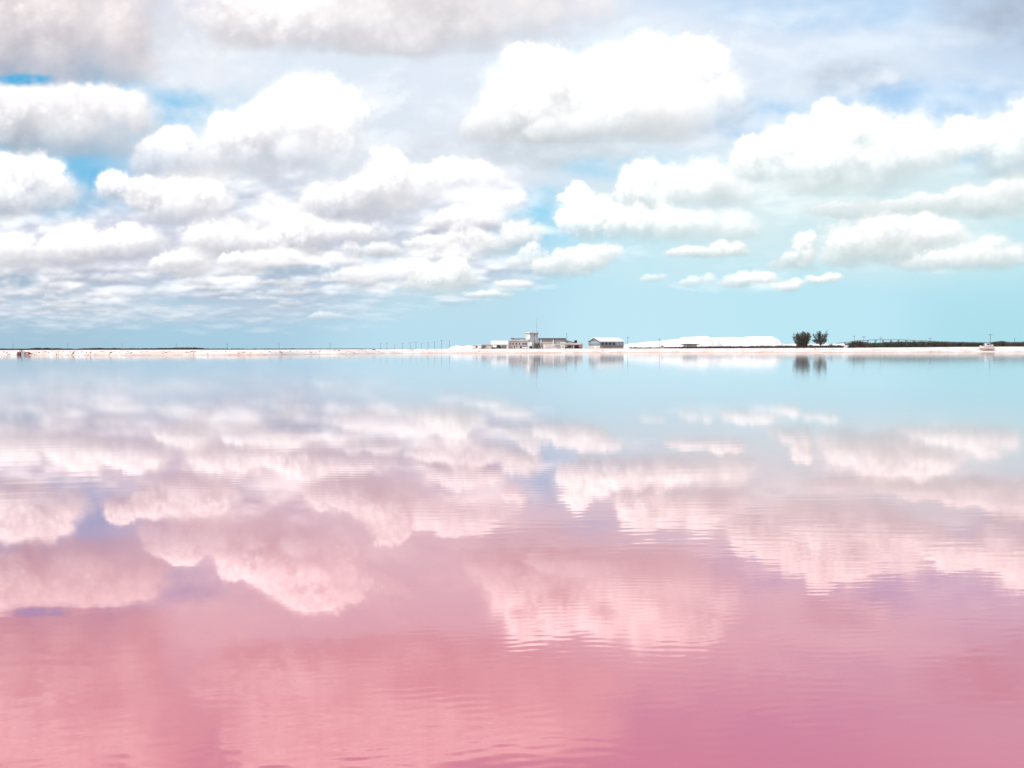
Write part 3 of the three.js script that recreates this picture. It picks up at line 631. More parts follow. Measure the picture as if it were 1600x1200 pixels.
heap('salt_heap', [[1086, 542], [1108, 527.5], [1140, 526.6], [1158, 527.2], [1185, 543]], 700, 40, 'white flat topped salt heap in the middle of the salt ridge', 72);
heap('salt_heap', [[1136, 543], [1160, 527], [1167, 525.6], [1206, 525.6], [1214, 528.5], [1224, 537], [1232, 540]], 680, 40, 'white salt heap with a steep right end beside the two trees', 73);
heap('salt_heap', [[1195, 542], [1222, 537.5], [1262, 537.2], [1292, 537.2], [1322, 537], [1334, 541]], 720, 30, 'low white salt bank behind the two trees', 74);
heap('salt_heap', [[700, 545.5], [705, 542], [714, 540], [724, 541.2], [732, 539.6], [741, 541], [748, 545]], 690, 24, 'small low white salt heap at the left end of the works', 75);

// ---------------------------------------------------------------- the salt works, left to right
const D0 = 640;
{ const o = site('block_hut', 745, D0);
  part('wall', bx(o, 738, 752, 539.3, null, D0, 6), M.white, o);
  part('roof', bx(o, 737.6, 752.4, 538.6, 539.3, D0, 6.6, 0.3), M.white, o);
  part('plinth', bx(o, 738, 752, 543.4, null, D0, 0.2, 0.2), M.beige, o);
  opening(o, 743.5, 746, 540.6, 543, D0, 0, M.grey);
  tag(o, 'small plain white block hut left of the grey annex', 'hut'); }
{ const o = site('annex', 760, D0 + 4);
  part('wall', bx(o, 752.6, 768, 539, null, D0 + 4, 9), M.mauve, o);
  part('roof', bx(o, 752.3, 768.2, 538.3, 539, D0 + 4, 9.4, 0.2), M.grey, o);
  part('porch', bx(o, 761, 767, 541.5, null, D0 + 4, 2.4, 2.4), M.pink, o);
  opening(o, 755.2, 758.6, 540.6, 542.6, D0 + 4, 0, M.grey);
  tag(o, 'low grey annex with a small pink porch between white hut and white roofed store', 'building'); }
{ const D = D0 - 2, o = site('store', 780, D);
  part('wall', bx(o, 768, 793, 538.4, null, D, 13), M.pink, o);
  const a = at(767, 545, D).x - o.position.x, b = at(794, 545, D).x - o.position.x, y = at(780, 538.4, D).y - o.position.y, h = 6.2 * S(D);
  const rf = part('roof', prism([[0, 0], [1.2, 0.25], [7.5, h], [13.8, 0.25], [15, 0], [14.6, -0.25], [0.4, -0.25]], b - a).rotateY(-Math.PI / 2).translate(a, y, -13.8 + 0.2 + 14.6 - 14.2), M.white, o);
  rf.userData = { label: 'broad white sloping roof' };
  for (const [x0, x1] of [[784.5, 787.2], [787.9, 790.6]]) opening(o, x0, x1, 539.9, 544.4, D, 0, M.grey, 'door', M.steel);
  part('pillar', bx(o, 791.4, 794, 538.4, null, D, 1.2, 1.25), M.white, o);
  part('pillar', bx(o, 767, 768.6, 538.4, null, D, 1.2, 1.25), M.grey, o);
  tag(o, 'single storey store with a broad white pitched roof left of the office block', 'building'); }
{ const D = D0 - 14, o = site('flatbed_truck', 776, D), s = S(D), u = (x) => (x - 776) * s;          // white load on a dark truck
  part('chassis', box(16.4 * s, 0.55, 2.4, 0, 0.6, 0), M.tyre, o);
  part('cab', prism([[u(776.6), 1.1], [u(783.6), 1.1], [u(782.6), 1.9], [u(780.4), 3.1], [u(776.8), 3.1]], 2.4).translate(0, 0, 1.2), M.darkPaint, o);
  part('load', box(6 * s, 1.7, 2.3, u(772.8), 1.15, 0), M.paint, o);
  part('windscreen', prism([[u(781.2), 2.75], [u(782.3), 2.05], [u(778.4), 2.05], [u(778.4), 2.75]], 2.46).translate(0, 0, 1.23), M.glass, o);
  for (const x of [769.6, 772, 781]) for (const z of [1.15, -1.15]) part('wheel', new THREE.CylinderGeometry(0.52, 0.52, 0.32, 16).rotateX(Math.PI / 2).translate(u(x), 0.5, z), M.tyre, o);
  tag(o, 'dark flatbed truck with a white load parked before the white roofed store', 'truck'); }
{ const D = D0 - 4, o = site('office_block', 812, D);            // two storeys, a set back upper room and a white stair wall
  part('wall', bx(o, 794.4, 826, 533, null, D, 14), M.mauve, o);
  part('cornice', bx(o, 794, 826, 532.2, 533, D, 14.4, 0.25), M.grey, o);
  part('upper_wall', bx(o, 799, 826, 529.6, 532.2, D, 10, -1.6), M.white, o);
  part('roof_slab', bx(o, 798, 803.4, 528.1, 529.6, D, 10.6, -1.2), M.roof, o);
  part('roof_slab', bx(o, 803.6, 821, 528.7, 529.6, D, 10.6, -1.2), M.roof, o);
  part('stair_wall', bx(o, 824.6, 831.4, 534, null, D, 4, 0.9), M.white, o);
  part('sill_band', bx(o, 794.4, 824.5, 538.9, 539.5, D, 0.16, 0.16), M.pink, o);
  part('sill_band', bx(o, 794.4, 824.5, 534.6, 535, D, 0.12, 0.12), M.pink, o);
  for (const [x0, x1] of [[796, 798.4], [800.4, 802.6], [805.6, 807.9], [810.6, 812.9], [816, 819.2], [819.8, 823.2]]) opening(o, x0, x1, 536.2, 538.4, D, 0, M.grey);
  for (const [x0, x1] of [[795.4, 797], [797.7, 799.4]]) opening(o, x0, x1, 540.2, 544.2, D, 0, M.mauve, 'door', M.brown);
  for (const [x0, x1] of [[803.4, 804.6], [806.4, 807.8], [812.4, 816.4], [823, 824.2]]) opening(o, x0, x1, 540.8, 544.2, D, 0, M.grey, 'window');
  tag(o, 'mauve two storey office block with dark windows and white stair wall', 'building'); }
function vehicle(name, px, D, len, hgt, m, label, category, dy) {
  const o = site(name, px, D), l = len / 2, h = hgt;
  part('body', prism([[-l, 0.4], [l, 0.4], [l, h * 0.52], [l * 0.72, h * 0.6], [l * 0.42, h], [-l * 0.86, h], [-l, h * 0.62]], 1.8).translate(0, 0, 0.9), m, o);
  part('window', prism([[l * 0.56, h * 0.64], [l * 0.36, h * 0.92], [-l * 0.78, h * 0.92], [-l * 0.86, h * 0.64]], 1.84).translate(0, 0, 0.92), M.glass, o);
  for (const x of [-l * 0.62, l * 0.62]) for (const z of [0.78, -0.78]) part('wheel', new THREE.CylinderGeometry(0.34, 0.34, 0.24, 16).rotateX(Math.PI / 2).translate(x, 0.34, z), M.tyre, o);
  return tag(o, label, category);
}
vehicle('parked_van', 820, D0 - 16, 4.6, 2.2, M.paint, 'white van parked at the right front of the mauve office block', 'van');
vehicle('parked_car', 808.5, D0 - 15, 3.9, 1.5, M.paint, 'white car parked at the middle of the mauve office block', 'car');
vehicle('parked_car', 887, D0 - 14, 4.0, 1.5, M.darkPaint, 'dark car parked under the pink canopy', 'car');
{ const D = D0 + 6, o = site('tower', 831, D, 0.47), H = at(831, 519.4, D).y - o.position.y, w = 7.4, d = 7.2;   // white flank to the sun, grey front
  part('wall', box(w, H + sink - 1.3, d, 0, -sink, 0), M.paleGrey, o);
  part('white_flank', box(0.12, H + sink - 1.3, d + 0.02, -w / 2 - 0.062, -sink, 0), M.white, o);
  part('cornice', box(w + 0.5, 0.45, d + 0.5, 0, H - 1.3, 0), M.roof, o);
  part('parapet', box(w + 0.7, 0.9, d + 0.7, 0, H - 0.85, 0), M.white, o);
  part('pilaster', box(0.28, H + sink - 1.3, 0.16, 0.4, -sink, d / 2 + 0.08), M.roof, o);
  for (const x of [-2.4, 2.2]) { const f = part('window', mergeGeometries([box(1.5, 0.14, 0.16, x, H - 3.9, d / 2 + 0.05), box(1.5, 0.14, 0.16, x, H - 2.7, d / 2 + 0.05), box(0.14, 1.06, 0.16, x - 0.68, H - 3.76, d / 2 + 0.05), box(0.14, 1.06, 0.16, x + 0.68, H - 3.76, d / 2 + 0.05)]), M.white, o); part('pane', box(1.2, 1.04, 0.08, x, H - 3.75, d / 2 + 0.03), M.paleGlass, f); }
  part('door', box(1.1, 2.2, 0.1, 2.3, 0, d / 2 + 0.05), M.brown, o);
  tag(o, 'square white and grey tower, tallest building of the salt works', 'tower');
  const k = at(838.6, 519.4, D + 2); const mast = thing('antenna_mast', k.clone().setY(o.position.y + H + 0.05));
  const mh = at(838.6, 496.5, D + 2).y - mast.position.y;
  part('pole', new THREE.CylinderGeometry(0.05, 0.12, mh, 8).translate(0, mh / 2, 0), M.steel, mast);
  part('foot', new THREE.CylinderGeometry(0.3, 0.35, 0.3, 8).translate(0, 0.15, 0), M.steel, mast);
  for (const f of [0.55, 0.78]) part('crossbar', new THREE.CylinderGeometry(0.03, 0.03, 1.1, 6).rotateZ(Math.PI / 2).translate(0, mh * f, 0), M.steel, mast);
  tag(mast, 'thin tall antenna mast standing on top of the tower', 'antenna'); }
{ const D = D0 + 2, o = site('process_hall', 863, D);
  part('wall', bx(o, 842, 884, 529.8, null, D, 16), M.grey, o);
  part('roof', bx(o, 841.6, 884.4, 528.3, 529.8, D, 17.4, 1.2), M.roof, o);
  for (const x of [845.2, 864.6]) part('pillar', bx(o, x - 0.8, x + 0.8, 529.8, null, D, 0.8, 0.8), M.white, o);
  for (const x of [842.4, 866.6, 883.2]) part('pillar', bx(o, x - 0.6, x + 0.6, 529.8, null, D, 0.5, 0.5), M.slate, o);
  for (let k = 0; k < 5; k++) { part('wall_panel', bx(o, 847.4 + k * 3.3, 850.4 + k * 3.3, 530.2, 533.6, D, 0.14, 0.14), M.mauve, o); part('wall_panel', bx(o, 847.4 + k * 3.3, 850.4 + k * 3.3, 533.9, 537, D, 0.1, 0.1), M.beige, o); }
  for (let k = 0; k < 5; k++) part('wall_panel', bx(o, 868 + k * 2.9, 870.6 + k * 2.9, 530.2, 537, D, 0.12, 0.12), M.grey, o);
  tag(o, 'long grey hall with a flat dark roof right of the tower', 'building'); }
{ const D = D0 - 9, o = site('yard_wall', 862, D);
  part('wall', bx(o, 849, 876, 538.4, null, D, 0.4), M.white, o);
  part('coping', bx(o, 848.8, 876.2, 537.7, 538.4, D, 0.6, 0.1), M.white, o);
  for (let k = 0; k < 4; k++) part('panel', bx(o, 853 + k * 3.5, 856.2 + k * 3.5, 539.8, 544, D, 0.08, 0.08), M.pink, o);
  part('slab', bx(o, 866, 875.5, 539.7, 540.3, D, 1.2, 1.2), M.dark, o);
  tag(o, 'low white yard wall with pink panels in front of the long grey hall', 'wall'); }
{ const D = D0 - 12, o = site('guard_booth', 880, D);
  part('wall', bx(o, 876.4, 882.6, 536.6, null, D, 3), M.white, o);
  part('roof', bx(o, 875.4, 884.4, 535, 536.6, D, 4.2, 0.7), M.white, o);
  opening(o, 879, 880.2, 540.4, 543.4, D, 0, M.white, 'door');
  tag(o, 'small white guard booth with a thick flat roof and one dark doorway', 'booth'); }
{ const D = D0 + 8, o = site('gable_house', 890, D);
  const s = S(D), x0 = (884.6 - 890) * s, x1 = (898 - 890) * s, y = (py) => at(890, py, D).y - o.position.y;
  part('wall', prism([[x0, -sink], [x1, -sink], [x1, y(535.8)], [x0, y(532.4)]], 8), M.white, o);
  part('roof', prism([[x0 - 0.3, y(531.3)], [x1 + 0.5, y(535)], [x1 + 0.5, y(535.8)], [x0 - 0.3, y(532.2)]], 8.6).translate(0, 0, 0.3), M.slate, o);
  tag(o, 'white lean-to with a slate roof sloping down to the right of the grey hall', 'building'); }
{ const D = D0 - 6, o = site('canopy_building', 897, D);
  part('wall', bx(o, 885, 911, 538.6, null, D, 7, -2.6), M.mauve, o);
  part('canopy', bx(o, 884, 911.4, 535.8, 538.6, D, 10.4, 0.4), M.pink, o);
  for (const x of [884.8, 896.6, 910.6]) part('post', bx(o, x - 0.35, x + 0.35, 538.6, null, D, 0.35, -0.1), M.white, o);
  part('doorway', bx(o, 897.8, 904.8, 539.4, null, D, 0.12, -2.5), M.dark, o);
  part('shutter', bx(o, 904.9, 908.4, 540.6, 541.3, D, 0.2, -2.4), M.white, o);
  opening(o, 888.6, 892.8, 539.9, 542.4, D, -2.6, M.grey);
  tag(o, 'low building under a wide pink canopy with a dark open doorway', 'building');
  const top = at(900, 535.8, D), t = thing('water_tank', new THREE.Vector3(top.x, top.y + 0.005, -D - 3)), r = 1.15, h = 2.1;
  part('body', new THREE.LatheGeometry([[0, 0], [r, 0], [r, h * 0.3], [r * 1.03, h * 0.33], [r, h * 0.36], [r, h * 0.66], [r * 1.03, h * 0.69], [r, h * 0.72], [r * 0.92, h * 0.9], [r * 0.4, h], [0, h]].map(([x, y]) => new THREE.Vector2(x, y)), 24), M.tank, t);
  part('lid', new THREE.CylinderGeometry(0.38, 0.4, 0.2, 16).translate(0, h + 0.09, 0), M.tank, t);
  tag(t, 'round black water tank on the roof of the pink canopy building', 'water tank'); }
{ const D = D0 - 2, o = site('shed', 947, D, 0.6), L = 24.6, W = 14, eave = at(940, 533.4, D).y - o.position.y, peak = at(927, 529, D).y - o.position.y + 0.9;   // gable to the left, long side to the right
  part('wall', box(L, 2.3 + sink, W, 0, -sink, 0), M.beige, o);
  part('long_side', box(L - 0.3, 1.4, 0.1, 0.1, 0.9, W / 2 + 0.05), M.brown, o);
  part('cladding', box(L, eave - 2.3, W - 0.2, 0, 2.3, 0), M.slate, o);
  part('gable', prism([[-W / 2 + 0.3, eave], [W / 2 - 0.3, eave], [0, peak - 0.3]], L - 0.6).rotateY(Math.PI / 2).translate(L / 2 - 0.3, 0, 0), M.slate, o);
  const slopes = [[[0, peak], [W / 2 + 1, eave - 0.15], [W / 2 + 1, eave - 0.5], [0, peak - 0.35]], [[0, peak], [0, peak - 0.35], [-W / 2 - 1, eave - 0.5], [-W / 2 - 1, eave - 0.15]]];
  for (const q of slopes) part('roof', prism(q, L + 1.6).rotateY(Math.PI / 2).translate(L / 2 + 0.8, 0, 0), M.white, o);
  for (let k = 0; k < 6; k++) { const x = -L / 2 + 2.6 + k * 3.9, f = part('window', mergeGeometries([box(2.9, 0.12, 0.14, x, 2.75, W / 2 - 0.05), box(2.9, 0.12, 0.14, x, eave - 1, W / 2 - 0.05), box(0.12, eave - 3.9, 0.14, x - 1.39, 2.87, W / 2 - 0.05), box(0.12, eave - 3.9, 0.14, x + 1.39, 2.87, W / 2 - 0.05)]), M.grey, o); part('pane', box(2.6, eave - 3.9, 0.06, x, 2.87, W / 2 - 0.08), k > 3 ? M.paleGlass : M.glass, f); }
  part('gable_window', box(0.1, 1.5, 8.4, -L / 2 - 0.05, eave - 1.6, 0), M.paleGlass, o);
  part('door', box(0.1, 2.2, 2.6, -L / 2 - 0.06, 0, 1.2), M.white, o);
  tag(o, 'grey clad shed with a white gable roof left of the long salt heap', 'shed'); }
{ const D = 646, o = site('open_shelter', 1079, D);
  part('roof', bx(o, 1065.6, 1092.6, 537.3, 538.4, D, 7, 0.6), M.roof, o);
  part('wall', bx(o, 1070, 1089, 538.4, null, D, 5, -0.4), M.grey, o);
  for (const x of [1066.6, 1072, 1090.6]) part('post', bx(o, x - 0.4, x + 0.4, 538.4, null, D, 0.4, 0.3), M.white, o);
  part('back_panel', bx(o, 1089.2, 1091.4, 541, null, D, 0.2, 0.35), M.white, o);
  tag(o, 'small grey shelter with a flat dark roof at the foot of the salt heaps', 'shelter'); }
{ const D = 648, o = site('pump_hut', 1035.2, D);
  part('wall', bx(o, 1033.4, 1037, 540.8, null, D, 2), M.mauve, o);
  part('roof', bx(o, 1033, 1037.4, 540, 540.8, D, 2.4, 0.2), M.roof, o);
  part('door', bx(o, 1034.6, 1035.8, 541.4, null, D, 0.08, 0.08), M.brown, o);
  tag(o, 'tiny dark pump hut left of the grey shelter before the salt heaps', 'hut'); }
{ const D = 640, o = site('arched_shelter', 1332, D), s = S(D), w = 4 * s, h = at(1332, 537, D).y - o.position.y;
  const arc = []; for (let i = 0; i <= 12; i++) arc.push([Math.cos(i / 12 * Math.PI) * w, h * 0.55 + Math.sin(i / 12 * Math.PI) * h * 0.45]);
  part('roof', prism([...arc, ...arc.slice().reverse().map(([x, y]) => [x * 0.86, h * 0.55 + (y - h * 0.55) * 0.72])], 5), M.white, o);
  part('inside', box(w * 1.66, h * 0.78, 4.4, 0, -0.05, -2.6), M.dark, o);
  for (const k of [-1, 1]) part('post', box(0.2, h * 0.55, 0.2, k * w * 0.93, 0, -0.2), M.white, o);
  tag(o, 'small shelter with an arched white roof at the left end of the scrub', 'shelter'); }
{ const D = 632, o = site('tipped_board', 1322, D), s = S(D);
  part('board', prism([[-4 * s, 0.05], [1.6 * s, 0.05], [4.6 * s, 4.6 * s], [-0.6 * s, 4.6 * s]], 0.9), M.paint, o);
  part('prop', box(0.14, 4.2 * s, 0.14, 1.0 * s, 0, -1.1), M.wood, o);
  tag(o, 'big slanted white board standing between dark bushes left of the arched shelter', 'board'); }

// ---------------------------------------------------------------- the low boat at the sand's edge
{ const D = 584, o = site('work_boat', 1541.5, D, 0.06), L = 10.6, st = [];
  o.scale.y = 1.25;
  const ring = (t) => { const b = 1.55 * (1 - Math.max(0, (t - 0.55) / 0.45) ** 2.2 * 0.95) * (0.86 + 0.14 * Math.min(1, t * 5)), rise = 0.75 * Math.max(0, t - 0.5) ** 2 * 2; return { x: -L / 2 + L * t, b, rise }; };
  const loft = (lo, hi, spread, prof = [[0, lo], [0.62, lo + (hi - lo) * 0.12], [0.9, lo + (hi - lo) * 0.5], [1, hi]]) => { const p = [], idx = [], n = 24;
    for (let i = 0; i <= n; i++) { const q = ring(i / n); for (const k of [-1, 1]) for (const [w, y] of prof) p.push(-q.x, y + q.rise, k * w * q.b * spread); }
    for (let i = 0; i < n; i++) for (const k of [0, 4]) for (let j = 0; j < 3; j++) { const a = i * 8 + k + j, b = a + 8; idx.push(a, a + 1, b, b, a + 1, b + 1); }
    for (let i = 0; i < n; i++) { const a = i * 8 + 3, b = i * 8 + 7; idx.push(a, b, a + 8, b, b + 8, a + 8); }
    for (let j = 0; j < 3; j++) idx.push(j, 4 + j, j + 1, 4 + j, 5 + j, j + 1);
    const g = new THREE.BufferGeometry(); g.setAttribute('position', new THREE.Float32BufferAttribute(p, 3)); g.setAttribute('uv', new THREE.Float32BufferAttribute(p.filter((_, i) => i % 3 < 2).map((v) => v / 6), 2)); g.setIndex(idx); g.computeVertexNormals(); return g; };
  part('hull', loft(0, 1.15, 1), M.beige, o);
  part('gunwale', loft(1.1, 2.6, 1, [[0.9, 1.1], [1.02, 1.16], [1.05, 1.9], [1.08, 2.6]]), M.paint, o);
  const c = part('cabin', box(2.7, 1.5, 2.1, 0.5, 2.55, 0), M.paint, o);
  part('window', box(1.9, 0.6, 2.14, 0.5, 3.15, 0), M.glass, c);
  part('cabin_roof', box(3.2, 0.18, 2.5, 0.5, 4.05, 0), M.paint, o);
  part('engine_box', box(1.6, 0.9, 1.5, 3.6, 2.55, 0), M.white, o);
  part('rail', mergeGeometries([box(0.08, 1, 0.08, -1.6, 2.5, 1.2), box(0.08, 1, 0.08, -3.2, 2.6, 0.9), box(1.7, 0.07, 0.07, -2.4, 3.5, 1.05)]), M.white, o);
  tag(o, 'white work boat with raised cabin and brown hull beached on the right sand', 'boat'); }

// ---------------------------------------------------------------- the sluice gate in the left dike
{ const D = 436, o = site('sluice_gate', 36, D); o.position.y = 0;
  part('pier', bx(o, 26.6, 31.6, 550.6, null, D, 0.8), M.rust, o);
  part('pier', bx(o, 38.8, 44, 550.6, null, D, 0.8), M.terracotta, o);
  part('wing_wall', bx(o, 44, 46.6, 551, null, D, 0.7, -0.2), M.rust, o);
  part('wing_wall', bx(o, 24.6, 26.6, 551.4, null, D, 0.7, -0.2), M.white, o);
  part('lintel', bx(o, 26, 45, 549.6, 550.6, D, 1, 0.1), M.terracotta, o);
  part('guide', bx(o, 38.2, 38.8, 550.6, null, D, 0.4, 0.1), M.rust, o);
  part('gate_screw', bx(o, 32.8, 33.8, 547.2, 549.6, D, 0.3, -0.25), M.rust, o);
  part('handwheel', new THREE.TorusGeometry(0.42, 0.06, 8, 20).rotateX(Math.PI / 2).translate(at(33.3, 547.2, D).x - o.position.x, at(33.3, 547.2, D).y, at(33.3, 547, D).z - 0.4 - o.position.z), M.rust, o);
  tag(o, 'rust red sluice gate with two piers in the left dike', 'sluice gate'); }

// ---------------------------------------------------------------- the two trees
function fanTree(px, top, base, D, half, seed, bare, count, label) {
  const o = site('tree', px, D), h = at(px, top, D).y - o.position.y, r = rng(seed), limbs = [], L = new Leaves(seed + 1), w = half * S(D);
  for (let i = 0; i < count; i++) {
    const a = r() * Math.PI * 2, out = Math.sqrt(r()), k = out * w * (0.75 + 0.3 * r()), tall = h * (bare ? 0.5 + 0.5 * (1 - 0.4 * out * out) * (0.55 + 0.45 * r()) : (1 - 0.14 * out * out) * (0.72 + 0.28 * r()));
    const tip = new THREE.Vector3(Math.cos(a) * k, i < 4 ? h * (0.92 + 0.08 * r()) : tall * (bare && r() < 0.3 ? 0.6 : 1), Math.sin(a) * k * 0.8), root = new THREE.Vector3(Math.cos(a) * w * (bare ? 0.03 : 0.22 * out), bare ? h * (0.14 + 0.12 * r()) : -0.2, Math.sin(a) * w * (bare ? 0.03 : 0.25));
    const mid = root.clone().lerp(tip, 0.5).add(new THREE.Vector3(Math.cos(a) * k * 0.16, -h * 0.03, 0)), curve = new THREE.QuadraticBezierCurve3(root, mid, tip), side = new THREE.Vector3();
    limbs.push(tube([root, mid, tip], 0.13 + 0.1 * r(), 0.03, 5));
    const n = bare ? 95 : 120, plume = 0.4 + 0.45 * r(), tone = r() < 0.4 ? GREYGREEN : GREEN;
    for (let j = 0; j < n; j++) {
      const t = lerp(bare ? 0.3 : 0.12, 1, r() ** 0.8), p = curve.getPoint(t), d = curve.getTangent(t);
      side.set(r() - 0.5, r() - 0.5, r() - 0.5).normalize();
      p.addScaledVector(side, plume * (1.15 - t) * (0.4 + r()));
      L.blade(p, d.addScaledVector(side, 0.75), 0.6 + 1.0 * r(), 0.13 + 0.12 * r(), tone);
    }
  }
  if (bare) { const tr = part('trunk', tube([new THREE.Vector3(0.3, -0.3, 0), new THREE.Vector3(0.1, h * 0.14, 0), new THREE.Vector3(0, h * 0.32, 0)], 0.34, 0.2, 9), M.bark, o); part('limbs', mergeGeometries(limbs), M.bark, o); }
  else part('trunk', mergeGeometries(limbs), M.bark, o);
  part('crown', L.geometry(), M.leaf, o);
  return tag(o, label, 'tree');
}
fanTree(1253, 518, 543, 622, 15.5, 201, false, 60, 'broad dark fan shaped tree, left of the pair, bushy to the ground');
fanTree(1282, 517, 543, 624, 12.5, 202, true, 34, 'looser spiky tree, right of the pair, with a short bare trunk');

// ---------------------------------------------------------------- bushes and scrub
bush(832.5, 849.5, 536, D0 - 18, 'dark round bush in front of the tower and the hall', 211);
bush(826.6, 833, 541, D0 - 18, 'small dark bush left of the round bush by the tower', 212);
bush(1294, 1306, 537.6, 634, 'dark bush with a thin upper half just right of the spiky tree', 213);
bush(1306, 1319, 539.4, 634, 'low dark bush left of the slanted white board', 214);
bush(1260, 1274, 539, 618, 'low dark bush between the two trees', 215);
function belt(name, px0, px1, D, spread, topOf, count, size, label, category, seed) {    // scrub that reads as one mass
  const r = rng(seed), g = clump(seed, 150, 1, 1, 1, 0.34), inst = new THREE.InstancedMesh(g, M.leaf, count), m = new THREE.Matrix4(), q = new THREE.Quaternion(), p = new THREE.Vector3(), s = new THREE.Vector3();
  for (let i = 0; i < count; i++) {
    const px = lerp(px0, px1, (i + r()) / count), d = D + (r() - 0.2) * spread, top = topOf(px) + (r() - 0.25) * 1.1;
    p.copy(at(px, 545, d)); p.y = groundAt(p) - 0.15;
    const h = Math.max(0.5, at(px, top, d).y - p.y);
    q.setFromAxisAngle(new THREE.Vector3(0, 1, 0), r() * 6.28); s.set(size * (0.7 + 0.7 * r()), h / 1.05, size * (0.7 + 0.6 * r()));
    inst.setMatrixAt(i, m.compose(p, q, s));
    inst.setColorAt(i, new THREE.Color().setRGB(0.75 + 0.6 * r(), 0.75 + 0.5 * r(), 0.75 + 0.45 * r()));
  }
  inst.name = numbered(name); scene.add(inst);
  return tag(inst, label, category, null, 'stuff');
}
belt('scrub', 1322, 2500, 628, 24, table([[1322, 537], [1340, 534], [1362, 536.5], [1400, 534.8], [1450, 534.8], [1500, 535.3], [1545, 535.8], [1565, 534], [1580, 535.6], [1600, 535], [1700, 536], [2500, 536]]), 1250, 2.2, 'thick dark scrub along the top of the right hand sand', 'scrub', 221);
belt('scrub', 1040, 1330, 640, 6, table([[1040, 542.3], [1150, 541.2], [1240, 540.4], [1330, 540]]), 330, 1.3, 'low dark strip of scrub at the foot of the salt heaps', 'scrub', 222);
belt('scrub', -1100, 650, 2150, 90, table([[-1100, 545], [-90, 544.4], [40, 545.2], [60, 544], [110, 545], [150, 544.2], [215, 544.6], [300, 543.6], [330, 545], [440, 545], [560, 545], [640, 545.4]]), 1750, 6.5, 'far dark green line of mangrove scrub beyond the left dike', 'scrub', 223);
belt('scrub', 984, 1040, 650, 6, table([[984, 542.4], [1040, 542.6]]), 40, 0.9, 'thin brown dry growth between the grey shed and the pump hut', 'scrub', 224);

// ---------------------------------------------------------------- stones along the dike
{ const r = rng(231), g = new THREE.DodecahedronGeometry(0.5, 1), p0 = g.attributes.position;
  for (let i = 0; i < p0.count; i++) { const k = 0.8 + 0.4 * hnAt(p0.getX(i) * 40 + 50, p0.getY(i) * 40 + p0.getZ(i) * 23, 1) + 0.2; p0.setXYZ(i, p0.getX(i) * k, p0.getY(i) * k * 0.7, p0.getZ(i) * k); }
  g.computeVertexNormals();
  const n = 620, inst = new THREE.InstancedMesh(g, M.stone, n), m = new THREE.Matrix4(), q = new THREE.Quaternion(), s = new THREE.Vector3(), p = new THREE.Vector3();
  for (let i = 0; i < n; i++) {
    let px = lerp(-20, 1560, r() ** 1.5); if (px > 22 && px < 50) px = 60 + 50 * r();
    const az = Math.atan((px - 800) / FPX), rad = shoreRadius(az) + beachWidth(px) * (0.1 + 0.75 * r()), k = 0.22 + 0.75 * r() ** 3;
    p.set(Math.sin(az) * rad, groundHeight(az, rad), -Math.cos(az) * rad);
    q.setFromAxisAngle(new THREE.Vector3(0, 1, 0), r() * 6.28); s.set(k * (0.8 + 1.4 * r()), k * 0.9, k);
    inst.setMatrixAt(i, m.compose(p, q, s));
    inst.setColorAt(i, new THREE.Color().setScalar(0.6 + 1.5 * r() ** 2));
  }
  inst.name = 'stones'; scene.add(inst);
  tag(inst, 'scattered brown stones on the face of the dike', 'stones', null, 'stuff');
  const o = site('boulder', 584, 545); const b = new THREE.Mesh(g, M.tank); scene.remove(o); b.name = 'boulder'; b.position.copy(o.position); b.scale.set(2.2, 1.9, 1.8); scene.add(b);
  tag(b, 'single dark boulder on the sand left of the row of poles', 'boulder'); }

// ---------------------------------------------------------------- utility poles
function poleModel(h, arm) {
  const o = new THREE.Group();
  part('post', new THREE.CylinderGeometry(0.09, 0.15, h + 0.6, 8).translate(0, h / 2 - 0.3, 0), M.wood, o);
  if (arm) { part('crossarm', box(2.2, 0.16, 0.14, 0, h - 0.75, 0.17), M.wood, o); for (const x of [-0.95, 0.4, 0.95]) part('insulator', new THREE.CylinderGeometry(0.05, 0.07, 0.22, 8).translate(x, h - 0.48, 0.17), M.steel, o); }
  return o;
}
const poleProto = poleModel(7, true);
function pole(px, top, D, label, group) {
  const p = at(px, 545, D), o = poleProto.clone(); p.y = groundAt(p);
  o.name = numbered('utility_pole'); o.position.copy(p); o.scale.setScalar(Math.max(0.4, (at(px, top, D).y - p.y) / 7)); o.scale.x = o.scale.z = Math.min(1.3, o.scale.y + 0.25); o.rotation.y = 0.5 + px * 0.7;
  scene.add(o);
  return tag(o, label, 'utility pole', group);
}
const G1 = 'widely spaced poles beyond the left dike', G2 = 'row of poles left of the salt works', G3 = 'poles on the right shore';
[[20.5, 'above the rust red sluice gate'], [106, 'second from the photo\'s left edge'], [191, 'third from the photo\'s left edge'], [275.5, 'fourth from the photo\'s left edge'], [355, 'fifth from the photo\'s left edge'], [436, 'sixth from the photo\'s left edge'], [516, 'last lone one before the close row']]
  .forEach(([x, w]) => pole(x, 536.6, 890, 'thin distant utility pole over the far scrub, ' + w, G1));
[[595, 536, 'first'], [604.5, 535.2, 'second'], [617, 537, 'third'], [629, 536, 'fourth'], [641, 534.8, 'fifth'], [650, 534, 'sixth'], [658.5, 536, 'seventh'], [669, 534.6, 'eighth'], [679, 533, 'ninth'], [690, 530.8, 'tallest, tenth'], [702, 532, 'last']]
  .forEach(([x, y, w]) => pole(x, y, 720, w + ' pole from the left in the close row left of the works', G2));
pole(885.6, 520, 680, 'thin pole rising behind the right end of the grey hall');
pole(981, 526, 655, 'utility pole at the right corner of the grey clad shed');
pole(1030.5, 528.5, 668, 'utility pole standing before the rising end of the long salt heap');
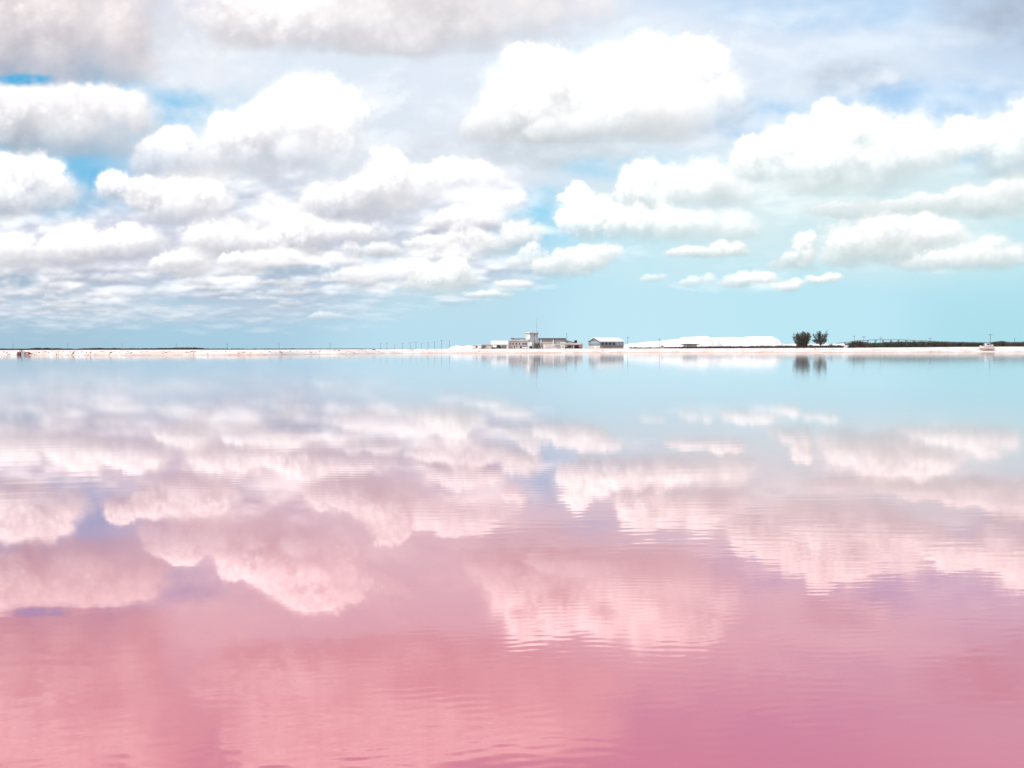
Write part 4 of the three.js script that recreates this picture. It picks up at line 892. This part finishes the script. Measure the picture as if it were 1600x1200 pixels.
pole(1334.6, 523.8, 660, 'utility pole behind the arched white shelter', G3);
pole(1349.6, 524.6, 662, 'utility pole a little right of the arched shelter', G3);
pole(1376, 526.5, 664, 'utility pole where the far bridge is highest', G3);
pole(1453, 527.5, 668, 'utility pole near the right end of the far bridge', G3);
pole(1547, 521.2, 652, 'tall utility pole directly behind the beached boat', G3);
pole(1585, 528.6, 655, 'short utility pole nearest the photo\'s right edge', G3);

// ---------------------------------------------------------------- the far bridge over the inlet
{ const D = 2400, o = site('bridge', 1390, D), line = table([[1296, 538.6], [1320, 534.6], [1345, 531.6], [1372, 530.5], [1402, 530.6], [1440, 532], [1480, 534.2], [1510, 536.6]]);
  const P = (px, dy = 0) => at(px, line(px) + dy, D).sub(o.position), deck = [], rail = [];
  for (let px = 1296; px < 1510; px += 6) {
    const a = P(px), b = P(px + 6), len = Math.hypot(b.x - a.x, b.y - a.y) + 0.1, ang = Math.atan2(b.y - a.y, b.x - a.x), m = a.clone().add(b).multiplyScalar(0.5);
    deck.push(new THREE.BoxGeometry(len, 1.5, 11).rotateZ(ang).translate(m.x, m.y - 0.75, m.z));
    rail.push(new THREE.BoxGeometry(len, 0.3, 0.25).rotateZ(ang).translate(m.x, m.y + 1.05, m.z + 5.3), new THREE.BoxGeometry(0.25, 1, 0.25).translate(a.x, a.y + 0.5, a.z + 5.3));
    if (px % 12 === 0) { const h = a.y + 1; part('pier', mergeGeometries([new THREE.BoxGeometry(1.4, h, 1.6).translate(a.x, a.y - 1.5 - h / 2, a.z + 3.4), new THREE.BoxGeometry(1.4, h, 1.6).translate(a.x, a.y - 1.5 - h / 2, a.z - 3.4), new THREE.BoxGeometry(1.8, 0.9, 10).translate(a.x, a.y - 1.95, a.z)]), M.concrete, o); }
  }
  part('deck', mergeGeometries(deck), M.concrete, o);
  part('railing', mergeGeometries(rail), M.concrete, o);
  tag(o, 'long low grey bridge arching far behind the right hand scrub', 'bridge'); }

scene.traverse((o) => { if (o.isMesh) o.castShadow = o.receiveShadow = true; });
renderer.render(scene, camera);
